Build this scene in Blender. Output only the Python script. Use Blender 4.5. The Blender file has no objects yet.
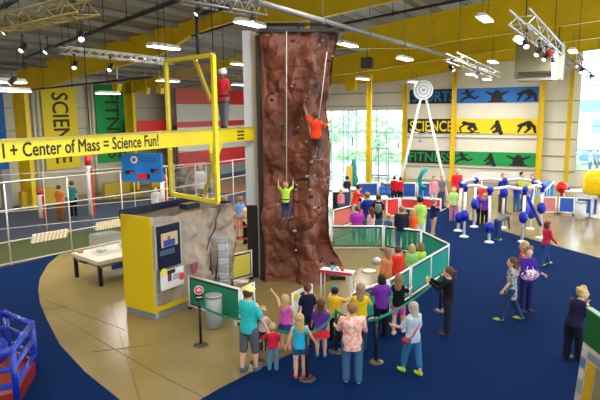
import bpy, math, random
from mathutils import Vector, Matrix, noise
V=Vector; PI=math.pi; rad=math.radians
random.seed(7)
C=bpy.context.scene.collection
# ---------------------------------------------------------------- camera
FPX=560.0; H=5.2; PITCH=rad(8.93); ROLL=rad(-.56)
R=Matrix.Rotation(PI/2-PITCH,3,'X')@Matrix.Rotation(ROLL,3,'Z')
CAM=V((0,0,H))
cd=bpy.data.cameras.new('camera'); cam=bpy.data.objects.new('camera',cd); C.objects.link(cam)
cd.sensor_width=36; cd.lens=FPX/600*36; cd.clip_end=500
cam.matrix_world=Matrix.Translation(CAM)@R.to_4x4()
bpy.context.scene.camera=cam
YAW=rad(28.7)
A=V((math.sin(YAW),math.cos(YAW),0)); B=V((-math.cos(YAW),math.sin(YAW),0)); Z=V((0,0,1)); X=V((1,0,0)); Y=V((0,1,0))
def ray(x,y): return R@V(((x-300)/FPX,(200-y)/FPX,-1))
def G(x,y,z=0): r=ray(x,y); return CAM+r*((z-H)/r.z)
def PA(x,y,a): r=ray(x,y); return CAM+r*(a/r.dot(A))
def PB(x,y,b): r=ray(x,y); return CAM+r*(b/r.dot(B))
def PD(x,y,d): r=ray(x,y); return CAM+r*(d/r.y)
def AB(a,b,z=0): return A*a+B*b+Z*z
# ---------------------------------------------------------------- materials
MATS={}
def mat(name,col=(.8,.8,.8),rough=.55,metal=0,emit=0,alpha=1,var=0,scale=8,spec=.4,bump=0,coat=0):
    if name in MATS: return MATS[name]
    m=bpy.data.materials.new(name); m.use_nodes=True; nt=m.node_tree; b=nt.nodes['Principled BSDF']
    b.inputs['Base Color'].default_value=(*col,1); b.inputs['Roughness'].default_value=rough
    b.inputs['Metallic'].default_value=metal; b.inputs['Specular IOR Level'].default_value=spec
    b.inputs['Coat Weight'].default_value=coat
    if emit: b.inputs['Emission Color'].default_value=(*col,1); b.inputs['Emission Strength'].default_value=emit
    if alpha<1: b.inputs['Alpha'].default_value=alpha
    if var or bump:
        tc=nt.nodes.new('ShaderNodeTexCoord'); n=nt.nodes.new('ShaderNodeTexNoise'); n.inputs['Scale'].default_value=scale; n.inputs['Detail'].default_value=5
        nt.links.new(tc.outputs['Object'],n.inputs['Vector'])
        if var:
            r=nt.nodes.new('ShaderNodeValToRGB'); r.color_ramp.elements[0].position=.3; r.color_ramp.elements[1].position=.7
            r.color_ramp.elements[0].color=(*[max(0,c*(1-var)) for c in col],1); r.color_ramp.elements[1].color=(*[min(1,c*(1+var)) for c in col],1)
            nt.links.new(n.outputs['Fac'],r.inputs['Fac']); nt.links.new(r.outputs['Color'],b.inputs['Base Color'])
        if bump:
            bp=nt.nodes.new('ShaderNodeBump'); bp.inputs['Strength'].default_value=bump; bp.inputs['Distance'].default_value=.05
            nt.links.new(n.outputs['Fac'],bp.inputs['Height']); nt.links.new(bp.outputs['Normal'],b.inputs['Normal'])
    MATS[name]=m; return m
def ramp_mat(name,stops,scale=3,rough=.6,detail=6,bump=.3,kind='noise',dist=0,const=False,stretch=(1,1,1),metal=0):
    if name in MATS: return MATS[name]
    m=mat(name,(1,1,1),rough,metal); nt=m.node_tree; b=nt.nodes['Principled BSDF']
    tc=nt.nodes.new('ShaderNodeTexCoord'); mp=nt.nodes.new('ShaderNodeMapping'); mp.inputs['Scale'].default_value=stretch
    nt.links.new(tc.outputs['Object'],mp.inputs['Vector'])
    if kind=='noise': n=nt.nodes.new('ShaderNodeTexNoise'); n.inputs['Detail'].default_value=detail; n.inputs['Distortion'].default_value=dist; out='Fac'
    else: n=nt.nodes.new('ShaderNodeTexVoronoi'); out='Distance' if kind=='voronoi' else 'Color'
    n.inputs['Scale'].default_value=scale; nt.links.new(mp.outputs['Vector'],n.inputs['Vector'])
    r=nt.nodes.new('ShaderNodeValToRGB')
    if const: r.color_ramp.interpolation='CONSTANT'
    el=r.color_ramp.elements
    while len(el)<len(stops): el.new(.5)
    for e,(p,c) in zip(el,stops): e.position=p; e.color=(*c,1)
    nt.links.new(n.outputs[out],r.inputs['Fac']); nt.links.new(r.outputs['Color'],b.inputs['Base Color'])
    if bump:
        bp=nt.nodes.new('ShaderNodeBump'); bp.inputs['Strength'].default_value=bump; bp.inputs['Distance'].default_value=.05
        nt.links.new(n.outputs[out],bp.inputs['Height']); nt.links.new(bp.outputs['Normal'],b.inputs['Normal'])
    return m
def mesh_mat(name,col,alpha=.5):      # woven netting: see-through cloth
    if name in MATS: return MATS[name]
    m=bpy.data.materials.new(name); m.use_nodes=True; nt=m.node_tree; b=nt.nodes['Principled BSDF']
    b.inputs['Base Color'].default_value=(*col,1); b.inputs['Roughness'].default_value=.6; b.inputs['Alpha'].default_value=alpha
    MATS[name]=m; return m
yellow=mat('yellow_steel_paint',(.76,.53,.005),.42,var=.06,scale=1.5)
yel_hi=mat('bright_yellow_paint',(.90,.72,.01),.35)
white=mat('white_paint',(.80,.80,.80),.4)
whitem=mat('white_powder_coat',(.82,.83,.85),.35)
black=mat('black_plastic',(.012,.012,.015),.4)
dark=mat('dark_steel',(.035,.035,.04),.5,metal=.4)
grey=mat('grey_steel',(.32,.33,.34),.45,metal=.3)
alu=mat('aluminium_truss',(.60,.61,.62),.35,metal=.6)
olivem=mat('brassy_truss',(.34,.27,.09),.4,metal=.4)
lens=mat('lamp_lens',(1,.95,.85),emit=3)
tube_l=mat('lamp_diffuser',(1,.97,.88),emit=9)
beige=mat('beige_wall',(.54,.49,.37),.7,var=.04,scale=.6)
red=mat('red_paint',(.72,.03,.02),.45)
blue=mat('blue_plastic',(.012,.055,.62),.3)
skin_a=mat('skin_light',(.72,.42,.30),.55,spec=.3); skin_b=mat('skin_medium',(.48,.26,.16),.55); skin_c=mat('skin_brown',(.20,.09,.05),.55)
# ---------------------------------------------------------------- mesh builder
class MB:
    def __init__(s): s.v=[]; s.f=[]; s.m=[]; s.s=[]
    def add(s,vs,fs,mi=0,sm=False):
        o=len(s.v); s.v+= [V(v) for v in vs]
        for f in fs: s.f.append([i+o for i in f]); s.m.append(mi); s.s.append(sm)
        return s
    def hexa(s,b,t,mi=0):   # 4 bottom, 4 top points
        return s.add(list(b)+list(t),[(3,2,1,0),(4,5,6,7),(0,1,5,4),(1,2,6,5),(2,3,7,6),(3,0,4,7)],mi)
    def obox(s,c,u,v,w,mi=0): # centre, full vectors
        c=V(c);u=V(u)/2;v=V(v)/2;w=V(w)/2
        return s.hexa([c-u-v-w,c+u-v-w,c+u+v-w,c-u+v-w],[c-u-v+w,c+u-v+w,c+u+v+w,c-u+v+w],mi)
    def box(s,c,d,yaw=0,mi=0):
        M=Matrix.Rotation(yaw,3,'Z'); return s.obox(c,M@V((d[0],0,0)),M@V((0,d[1],0)),V((0,0,d[2])),mi)
    def ring(s,c,ax,r,n,r2=None,up=None):
        ax=V(ax).normalized(); u=V(up) if up else (V((0,0,1)) if abs(ax.z)<.9 else V((1,0,0)))
        x=ax.cross(u).normalized(); y=x.cross(ax); r2=r if r2 is None else r2
        return [V(c)+x*math.cos(2*PI*i/n)*r+y*math.sin(2*PI*i/n)*r2 for i in range(n)]
    def loft(s,rings,mi=0,sm=True,cap=True):
        n=len(rings[0]); vs=[p for r in rings for p in r]; fs=[]
        for k in range(len(rings)-1):
            for i in range(n):
                j=(i+1)%n; fs.append((k*n+i,k*n+j,(k+1)*n+j,(k+1)*n+i))
        s.add(vs,fs,mi,sm)
        if cap:
            o=len(s.v)-len(vs)
            s.f.append([o+i for i in reversed(range(n))]); s.m.append(mi); s.s.append(False)
            s.f.append([o+(len(rings)-1)*n+i for i in range(n)]); s.m.append(mi); s.s.append(False)
        return s
    def tube(s,p0,p1,r0,r1=None,n=8,mi=0,sm=True):
        r1=r0 if r1 is None else r1; p0=V(p0);p1=V(p1); a=p1-p0
        if a.length<1e-6: return s
        return s.loft([s.ring(p0,a,r0,n),s.ring(p1,a,r1,n)],mi,sm)
    def path(s,pts,r,n=8,mi=0):
        pts=[V(p) for p in pts]; rs=r if isinstance(r,(list,tuple)) else [r]*len(pts); rings=[]
        for i,p in enumerate(pts):
            a=(pts[min(i+1,len(pts)-1)]-pts[max(i-1,0)])
            rings.append(s.ring(p,a,rs[i],n,up=(0,0,1) if abs(a.normalized().z)<.95 else (0,1,0)))
        return s.loft(rings,mi)
    def ball(s,c,r,n=10,k=6,mi=0,M=None):
        c=V(c); r=r if isinstance(r,(tuple,list)) else (r,r,r); rings=[]
        for j in range(k+1):
            t=PI*(j+.02)/(k+.04); q=[]
            for i in range(n):
                p=V((r[0]*math.sin(t)*math.cos(2*PI*i/n),r[1]*math.sin(t)*math.sin(2*PI*i/n),-r[2]*math.cos(t)))
                q.append(c+(M@p if M else p))
            rings.append(q)
        return s.loft(rings,mi)
    def cap(s,p0,p1,r0,r1,n=10):
        s.tube(p0,p1,r0,r1,n); s.ball(p0,r0,n,6); s.ball(p1,r1,n,6); return s
    def lathe(s,c,prof,n=16,mi=0):
        c=V(c); return s.loft([[c+V((r*math.cos(2*PI*i/n),r*math.sin(2*PI*i/n),z)) for i in range(n)] for r,z in prof],mi)
    def prism(s,poly,off,mi=0):
        poly=[V(p) for p in poly]; n=len(poly); off=V(off)
        s.add(poly+[p+off for p in poly],[list(range(n))[::-1],[n+i for i in range(n)]]+[(i,(i+1)%n,n+(i+1)%n,n+i) for i in range(n)],mi); return s
    def build(s,name,mt,parent=None,label=None,cat=None,group=None,kind=None,fix=True,loc=None):
        me=bpy.data.meshes.new(name)
        if loc is not None: base=V(loc)
        elif parent is not None: base=V(parent.get('_w',parent.location))
        else:
            xs=[v.x for v in s.v];ys=[v.y for v in s.v];zs=[v.z for v in s.v]
            base=V(((min(xs)+max(xs))/2,(min(ys)+max(ys))/2,min(zs)))
        me.from_pydata([tuple(v-base) for v in s.v],[],s.f)
        for m in (mt if isinstance(mt,(list,tuple)) else [mt]): me.materials.append(m)
        me.polygons.foreach_set('material_index',s.m); me.polygons.foreach_set('use_smooth',s.s)
        if fix:
            import bmesh
            bm=bmesh.new(); bm.from_mesh(me); bmesh.ops.recalc_face_normals(bm,faces=bm.faces); bm.to_mesh(me); bm.free()
        me.update(); o=bpy.data.objects.new(name,me); C.objects.link(o)
        if parent is not None:
            o.parent=parent
            o['_w']=base
        else: o.location=base; o['_w']=base
        tag(o,label,cat,group,kind); return o
def tag(o,label=None,cat=None,group=None,kind=None):
    if label: o['label']=label
    if cat: o['category']=cat
    if group: o['group']=group
    if kind: o['kind']=kind
def thing(name,loc,label,cat,group=None,rotz=0):
    o=bpy.data.objects.new(name,None); C.objects.link(o); o.location=loc; o.rotation_euler=(0,0,rotz); o.empty_display_size=.2
    o['_w']=V(loc) if not rotz else V((0,0,0)); tag(o,label,cat,group); return o
def local(o): o['_w']=V((0,0,0)); return o      # parts are written in the thing's own frame
def dup(root,loc,rotz=None,label=None,group=None,scale=None):
    r=root.copy(); C.objects.link(r); r.location=loc
    if rotz is not None: r.rotation_euler=(0,0,rotz)
    if scale: r.scale=scale
    if label: r['label']=label
    if group: r['group']=group
    for ch in list(root.children):
        c=ch.copy(); C.objects.link(c); c.parent=r
        for g in list(ch.children):
            d=g.copy(); C.objects.link(d); d.parent=c
    return r
def struct(name,mb,m): return mb.build(name,m,kind='structure')
def text(s,name,m,o,u,v,parent,depth=.01,bold=.02,label=None):
    """lettering fitted to the parallelogram o,u,v (bottom-left, full width, full height)"""
    cu=bpy.data.curves.new(name,'FONT'); cu.body=s; cu.extrude=0; cu.resolution_u=3
    t=bpy.data.objects.new(name,cu); C.objects.link(t); dg=bpy.context.evaluated_depsgraph_get()
    me=bpy.data.meshes.new_from_object(t.evaluated_get(dg)); C.objects.unlink(t); bpy.data.objects.remove(t)
    xs=[q.co.x for q in me.vertices]; ys=[q.co.y for q in me.vertices]; x0,x1,y0,y1=min(xs),max(xs),min(ys),max(ys)
    u=V(u);v=V(v);nrm=u.cross(v).normalized(); b=MB()
    vs=[V(o)+u*((q.co.x-x0)/(x1-x0))+v*((q.co.y-y0)/(y1-y0))+nrm*depth for q in me.vertices]
    ww=(u.length/(x1-x0)+v.length/(y1-y0))/2*bold
    for k,(ox,oy) in enumerate(((0,0),(1,0),(-1,0),(0,1),(0,-1)) if bold else ((0,0),)):
        dd=u.normalized()*ox*ww+v.normalized()*oy*ww+nrm*.0004*k
        b.add([w+dd for w in vs],[list(p.vertices) for p in me.polygons],0,False)
    bpy.data.meshes.remove(me)
    return b.build(name,m,parent,label,fix=False)
# ---------------------------------------------------------------- shell
conc=ramp_mat('polished_concrete_floor',[(.2,(.20,.145,.052)),(.55,(.25,.185,.072)),(.85,(.31,.24,.105))],.5,.23,8,.01)
carp=ramp_mat('blue_carpet',[(.3,(.0015,.013,.066)),(.7,(.002,.019,.088))],60,1,3,.2)
carp.node_tree.nodes['Principled BSDF'].inputs['Specular IOR Level'].default_value=.08
navyf=ramp_mat('slate_blue_floor',[(.3,(.035,.05,.10)),(.7,(.05,.07,.13))],3,.5,3,.02)
turf=ramp_mat('olive_turf',[(.3,(.05,.065,.018)),(.7,(.085,.10,.03))],40,.9,3,.3)
fl=MB(); fl.hexa([AB(-14,-16,-.2),AB(-14,30.3,-.2),AB(42.4,30.3,-.2),AB(42.4,-16,-.2)],[AB(-14,-16),AB(-14,30.3),AB(42.4,30.3),AB(42.4,-16)])
struct('floor',fl,conc)
def patch(name,pix,m,z=.006,extra=(),pre=()):
    pts=[*pre,*[G(x,y) for x,y in pix],*extra]; b=MB(); b.prism([V((p.x,p.y,.0005)) for p in pts],(0,0,z)); return struct(name,b,m)
patch('floor_carpet_left',[(-40,285),(0,268),(40,259),(62,252),(48,264),(40,278),(38,290),(40,303),(47,320),(60,345),(85,372),(120,400),(160,430)],carp,extra=[V((-2,3,0)),V((-12,3,0))])
patch('floor_carpet_right',[(200,400),(217,390),(250,373),(290,354),(330,336),(370,318),(410,299),(447,273),(441,255),(421,240),(412,222),(404,206),(398,198),(398,190),(425,190),(432,196),(449,209),(470,220),(500,230),(530,239),(600,258),(680,282)],carp,extra=[V((14,6,0)),V((8,2,0)),V((-.8,5,0))])
patch('floor_turf_left',[(-40,275),(0,267),(82,248),(128,237),(150,226),(118,228),(0,241),(-60,250)],turf,.008)
patch('floor_field_left',[(-60,250),(0,241),(118,228),(150,226),(250,205),(250,192),(170,195),(20,206),(-60,212)],navyf,.007)
patch('floor_field_centre',[(354,189),(398,189),(398,198),(404,206),(380,206),(354,200)],carp,.009)
# control joints in the slab
jm=mat('slab_joint',(.10,.08,.045),.8)
jb=MB()
for p,q in (((40,310),(68,306)),((62,318),(150,370)),((110,302),(140,400)),((150,345),(92,352)),((45,300),(125,330)),((300,255),(395,240)),((150,370),(205,398))):
    a=G(*p);b_=G(*q); jb.obox((a+b_)/2+V((0,0,.002)),b_-a,(b_-a).cross(Z).normalized()*.015,(0,0,.005))
struct('trim_floor_joint',jb,jm)
AE=42.2; BL=29.9
def roofz(b): return 7.68+.125*(28.5-b)
def wall_rect(mb,a,b0,b1,z0,z1,t=.2): mb.obox(AB(a+t/2,(b0+b1)/2,(z0+z1)/2),B*(b1-b0),A*t,Z*(z1-z0))
# end wall with the two glazed openings
bw0=PA(402,140,AE).dot(B); bw1=PA(318,140,AE).dot(B)
br1=PA(577,140,AE).dot(B); br0=-9.0
zt=PA(365,110,AE).z; rs0=PA(590,171,AE).z; rs1=PA(590,46,AE).z
ew=MB()
for b0,b1,z0,z1 in ((bw1,BL+.2,0,7.2),(bw0,bw1,zt,8.3),(br1,bw0,0,9.2),(br0,br1,0,rs0),(br0,br1,rs1,10.9),(-16,br0,0,11)): wall_rect(ew,AE,b0,b1,z0,z1)
ew.prism([AB(AE,bw1,7.2),AB(AE,BL,7.2),AB(AE,BL,roofz(BL)),AB(AE,bw1,roofz(bw1))],A*.2)
ew.prism([AB(AE,bw0,8.3),AB(AE,bw1,8.3),AB(AE,bw1,roofz(bw1)),AB(AE,bw0,roofz(bw0))],A*.2)
ew.prism([AB(AE,br1,9.2),AB(AE,bw0,9.2),AB(AE,bw0,roofz(bw0)),AB(AE,br1,roofz(br1))],A*.2)
struct('wall_back',ew,mat('offwhite_liner_panel',(.76,.73,.64),.7,var=.03,scale=.8))
fw=MB(); fw.obox(AB(-14.1,7,5.5),A*.2,B*46.4,Z*11); struct('wall_front',fw,beige)
sw=MB()
for a0,a1,z0,z1 in ((-14,42.4,0,.8),(-14,42.4,5.2,13.2),(-14,-6,.8,5.2),(8,10,.8,5.2),(24,26,.8,5.2),(40,42.4,.8,5.2)): sw.obox(AB((a0+a1)/2,-16.1,(z0+z1)/2),A*(a1-a0),B*.2,Z*(z1-z0))
struct('wall_right',sw,beige)
lw=MB(); lw.obox(AB(14,BL+.1,3.76),A*56.6,B*.2,Z*7.52); struct('wall_left',lw,beige)
# roof deck: sheets of liner between purlins
rm=bpy.data.materials.new('roof_insulation_sheets'); rm.use_nodes=True; nt=rm.node_tree; bs=nt.nodes['Principled BSDF']; bs.inputs['Roughness'].default_value=.6
tc=nt.nodes.new('ShaderNodeTexCoord'); mp=nt.nodes.new('ShaderNodeMapping'); mp.inputs['Rotation'].default_value=(0,0,YAW)
bt=nt.nodes.new('ShaderNodeTexBrick'); bt.inputs['Color1'].default_value=(.22,.19,.15,1); bt.inputs['Color2'].default_value=(.42,.52,.62,1); bt.inputs['Mortar'].default_value=(.05,.045,.04,1)
bt.inputs['Scale'].default_value=1; bt.inputs['Brick Width'].default_value=1.5; bt.inputs['Row Height'].default_value=7.0; bt.inputs['Mortar Size'].default_value=.03; bt.inputs['Bias'].default_value=-.1
nt.links.new(tc.outputs['Object'],mp.inputs['Vector']); nt.links.new(mp.outputs['Vector'],bt.inputs['Vector']); nt.links.new(bt.outputs['Color'],bs.inputs['Base Color'])
rf=MB(); b0,b1=-16,30.2
rf.prism([AB(-14,b0,roofz(b0)),AB(-14,b1,roofz(b1)),AB(-14,b1,roofz(b1)+.12),AB(-14,b0,roofz(b0)+.12)],A*56.4); struct('ceiling',rf,rm)
pu=MB(); b=29
while b>-6:
    z=roofz(b)-.11; pu.obox(AB(14,b,z),A*56,B*.07,Z*.2); b-=1.5
struct('trim_purlin',pu,mat('purlin_galvanised',(.30,.28,.24),.5,metal=.2))
# ---------------------------------------------------------------- yellow rigid frames (rafter + columns)
def resample(pl,b):
    for (b0,z0),(b1,z1) in zip(pl,pl[1:]):
        if b1<=b<=b0: return z0+(z1-z0)*(b0-b)/(b0-b1+1e-9)
    return pl[-1][1] if b<pl[-1][0] else pl[0][1]
def rafter(a,pix,label,bend=-8,col=True,colx=None,drop=.3):
    pl=[]
    for x,y in pix: p=PA(x,y,a); pl.append((p.dot(B),p.z))
    pl.append((bend,pl[-1][1]+.03*(pl[-1][0]-bend)))
    t=thing('portal_frame',AB(a,pl[0][0],0),label,'steel frame','yellow roof frames')
    top=[(b,roofz(b)-drop) for b,_ in pl]
    web=MB()
    for i in range(len(pl)-1):
        (b0,z0),(b1,z1)=pl[i],pl[i+1]; t0,t1=top[i][1],top[i+1][1]
        web.hexa([AB(a-.03,b0,z0),AB(a-.03,b1,z1),AB(a+.03,b1,z1),AB(a+.03,b0,z0)],[AB(a-.03,b0,t0),AB(a-.03,b1,t1),AB(a+.03,b1,t1),AB(a+.03,b0,t0)])
    web.build('rafter_web',yellow,t)
    for nm,ln in (('bottom_flange',pl),('top_flange',top)):
        f=MB()
        for (b0,z0),(b1,z1) in zip(ln,ln[1:]):
            f.hexa([AB(a-.13,b0,z0-.03),AB(a-.13,b1,z1-.03),AB(a+.13,b1,z1-.03),AB(a+.13,b0,z0-.03)],[AB(a-.13,b0,z0),AB(a-.13,b1,z1),AB(a+.13,b1,z1),AB(a+.13,b0,z0)])
        f.build(nm,yellow,t)
    if colx:
        p0=PA(colx[0],110,a).dot(B); p1=PA(colx[1],110,a).dot(B); pm=(p0+p1)/2; zt=roofz(pm)-.4
        c=MB(); c.obox(AB(a,pm,zt/2),B*(p0-p1-.06),A*.06,Z*zt); c.obox(AB(a,p0,zt/2),B*.04,A*.26,Z*zt); c.obox(AB(a,p1,zt/2),B*.04,A*.26,Z*zt)
        c.build('column',yellow,t)
    return t
rafter(20,[(20,94),(28,92),(67,80),(90,73),(127,64),(164,53),(190,36),(212,27),(232,22),(268,21.5),(300,21),(318,18),(392,1),(440,-9)],'nearest and largest yellow roof frame, sweeping from the left wall to behind the climbing wall',colx=(16,27),drop=.02)
rafter(28.5,[(126,94),(135,92),(163,84),(246,62),(335,48),(415,48),(450,41),(510,33),(600,20)],'second yellow roof frame, its deep beam filling the upper right behind the hanging lamps',colx=(126,134))
rafter(35.6,[(170,88),(246,77),(336,75),(380,69),(420,62),(480,53),(600,37)],'third yellow roof frame, passing above the loudspeaker box')
rafter(41.9,[(250,84),(372,83),(400,80),(440,73),(480,64),(600,49)],'farthest yellow roof frame, against the back wall')
def ibeam_post(px,top,a,label,w,zb=0):
    p=PA(px,120,a); p=AB(a,p.dot(B)); zt=PA(px,top,a).z
    b=MB(); b.obox(p+Z*(zt+zb)/2,B*w,A*.03,Z*(zt-zb)); 
    for s in (-1,1): b.obox(p+B*s*w/2+Z*(zt+zb)/2,B*.03,A*.2,Z*(zt-zb))
    b.obox(p+Z*.015,B*(w+.15),A*.34,Z*.03)
    return b.build('steel_column',yellow,None,label,'column','yellow columns')
ibeam_post(369,75,35.6,'free-standing yellow steel column in front of the glazed doors',.3)
ibeam_post(404.5,84,41.9,'yellow column at the left end of the word banners',.3)
ibeam_post(453.5,60,41.75,'yellow column crossing the banners between words and figures',.28)
ibeam_post(541,81,41.75,'yellow column at the right end of the banners',.34)
ibeam_post(569.5,50,41.75,'yellow column beside the big right-hand window',.26)
# stub column and yellow boxes near the roof
sb=MB(); p=PA(307.5,110,24); q=AB(24,p.dot(B)); sb.obox(q+Z*8.75,B*.17,A*.17,Z*1.3); sb.build('hanging_column_stub',yel_hi,None,'short bright yellow post seen above the top of the climbing wall','post')
bx=MB(); p=PA(351.5,84,39); bx.obox(p,B*.75,A*.5,Z*1.0); bx.build('duct_box',yellow,None,'yellow box high up between climbing wall and grey pipe','duct')
# girts on the back wall and base boards
gt=MB()
for yy in (101,122,139,156,171):
    z=PA(555,yy,AE).z; gt.obox(AB(AE-.05,(br1+bw0)/2,z),B*(bw0-br1),A*.1,Z*.07)
struct('trim_girt',gt,mat('girt_grey',(.30,.30,.30),.5))
gt=MB()
for z in (5.6,6.6): gt.obox(AB(AE-.05,(bw0+bw1)/2,z),B*(bw1-bw0),A*.1,Z*.07)
for z in (1.4,2.8,4.3,5.6): gt.obox(AB(14+7,BL-.05,z),A*42,B*.1,Z*.07)
struct('trim_girt_2',gt,mat('girt_grey'))
# windows
frm=mat('mullion_aluminium',(.42,.47,.50),.4,metal=.3); glass=mat('window_glass',(.75,.93,1),.03,alpha=.10)
def window(name,b0,b1,z0,z1,vs,hs,door=None):
    f=MB(); w=.07
    for b in [b0,b1]+vs: f.obox(AB(AE+.1,b,(z0+z1)/2),B*w,A*.12,Z*(z1-z0))
    for z in [z0+.04,z1-.04]+hs: f.obox(AB(AE+.1,(b0+b1)/2,z),B*abs(b1-b0),A*.12,Z*w)
    o=struct(name,f,frm)
    g=MB(); g.obox(AB(AE+.12,(b0+b1)/2,(z0+z1)/2),B*abs(b1-b0),A*.01,Z*(z1-z0)); g.build('glass_pane',glass,o,fix=True); return o
bx_=lambda px: PA(px,140,AE).dot(B)
window('window_1',bw1,bw0,.12,zt,[bx_(q) for q in (331,343,348,356,376,386.5)],[PA(360,132,AE).z])
window('window_2',br1,br0,rs0,rs1,[bx_(600)-.3,bx_(600)-3.2],[PA(588,q,AE).z for q in (85,126,150)])
d=MB()
for b in (bx_(372),bx_(379),bx_(389)): d.obox(AB(AE+.0,b,1.15),B*.09,A*.1,Z*2.3)
for z in (.12,2.3): d.obox(AB(AE+.0,(bx_(372)+bx_(389))/2,z),B*(bx_(372)-bx_(389)),A*.1,Z*.12)
dd=struct('door_1',d,frm)
for s in (378,380): hb=MB(); hb.tube(AB(AE-.1,bx_(s),.9),AB(AE-.1,bx_(s),1.3),.02); hb.build('door_handle',grey,dd)
# ---------------------------------------------------------------- outdoors beyond the glass
og=MB(); og.hexa([AB(42.5,-50,-.3),AB(42.5,70,-.3),AB(140,70,-.3),AB(140,-50,-.3)],[AB(42.5,-50,-.02),AB(42.5,70,-.02),AB(140,70,-.02),AB(140,-50,-.02)])
struct('ground_outside',og,mat('pale_paving',(.62,.62,.60),.8,var=.05,scale=.3))
gr=MB(); gr.hexa([AB(52,-50,-.02),AB(52,70,-.02),AB(70,70,-.02),AB(70,-50,-.02)],[AB(52,-50,.02),AB(52,70,.02),AB(70,70,.02),AB(70,-50,.02)])
struct('lawn_outside',gr,mat('pale_grass',(.25,.42,.14),.9,var=.2,scale=2))
leafm=[ramp_mat('leaves_%d'%i,[(.3,c0),(.7,c1)],6,.8,5,.5) for i,(c0,c1) in enumerate((((.30,.48,.20),(.60,.78,.42)),((.35,.55,.32),(.70,.85,.60))))]
def tree(p,h,r,i,label):
    t=thing('tree',p,label,'tree','trees outside the glass'); tb=MB(); tb.path([p,p+V((.1,0,h*.3)),p+V((0,.1,h*.6))],[.18,.14,.08]); tb.build('trunk',mat('bark',(.15,.10,.06),.9),t)
    c=MB(); rr=random.Random(i)
    for k in range(260):
        d=V((rr.gauss(0,1),rr.gauss(0,1),rr.gauss(0,1))).normalized()*rr.uniform(.6,1); q=p+V((d.x*r,d.y*r,h*.62+d.z*h*.38)); s=rr.uniform(.18,.4)*r*.5
        M=Matrix.Rotation(rr.uniform(0,6),3,'Z')@Matrix.Rotation(rr.uniform(-1,1),3,'X')
        c.ball(q,(s,s*.8,s*.5),6,3,M=M)
    c.build('crown',leafm[i%2],t)
for i,(px,a,h,r,l) in enumerate(((329,62,4.6,1.9,'left'),(352,72,5.5,2.2,'second'),(378,60,5.0,1.8,'third'),(398,72,4.2,1.6,'rightmost'))):
    p=PA(px,140,a); tree(AB(a,p.dot(B)),h,r,i,{'left':'pale green tree beyond the glazed wall, next to the climbing wall','second':'tall pale tree beyond the glazed wall, left of the free-standing yellow column','third':'tree beyond the glazed double doors','rightmost':'low tree beyond the glass at the left end of the banners'}[l])
hb=MB(); rr=random.Random(3)
for k in range(500):
    b=rr.uniform(2,26); s=rr.uniform(.15,.35); hb.ball(AB(56+rr.uniform(-.6,.6),b,rr.uniform(.2,1.3)),(s,s,s*.8),6,3)
hb.build('hedge',leafm[0],None,'clipped green hedge running outside behind the glazed doors','hedge')
# building across the road and a parked car seen through the right window
bd=thing('building',AB(75,-6),'white building with blue awning band outside the right-hand window','building')
b=MB(); b.obox(AB(75,-6,4.5),B*20,A*6,Z*9); b.build('wall',mat('white_render',(.75,.77,.8),.8),bd)
b=MB(); b.obox(AB(71.7,-6,5.6),B*18,A*.8,Z*1.2); b.build('awning',mat('awning_blue',(.20,.40,.75),.6),bd)
for k in range(5):
    b=MB(); b.obox(AB(71.95,-13+k*3.4,3.3),B*2,A*.1,Z*1.5); b.build('window',mat('dim_glass',(.25,.35,.42),.15),bd)
def car(p,col,label):
    t=thing('car',p,label,'car'); b=MB(); prof=[(-2.1,.35),(-2.1,.85),(-1.3,1.0),(-.7,1.45),(.8,1.45),(1.5,1.0),(2.1,.85),(2.1,.35)]
    b.prism([p+B*u+Z*z-A*.8 for u,z in prof],A*1.6); b.build('car_body',mat(label[:9]+'_paint',col,.25,coat=.5),t)
    w=MB(); w.prism([p+B*u+Z*z-A*.81 for u,z in [(-1.15,1.02),(-.65,1.38),(.72,1.38),(1.3,1.02)]],A*1.62); w.build('car_window',mat('dim_glass'),t)
    for u in (-1.3,1.3):
        for v in (-.75,.75): w=MB(); w.tube(p+B*u+A*(v-.1)+Z*.33,p+B*u+A*(v+.1)+Z*.33,.33,n=14); w.build('wheel',black,t)
car(AB(60,PA(583,150,60).dot(B)),(.12,.20,.30),'dark blue car parked outside the right-hand window')
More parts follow.
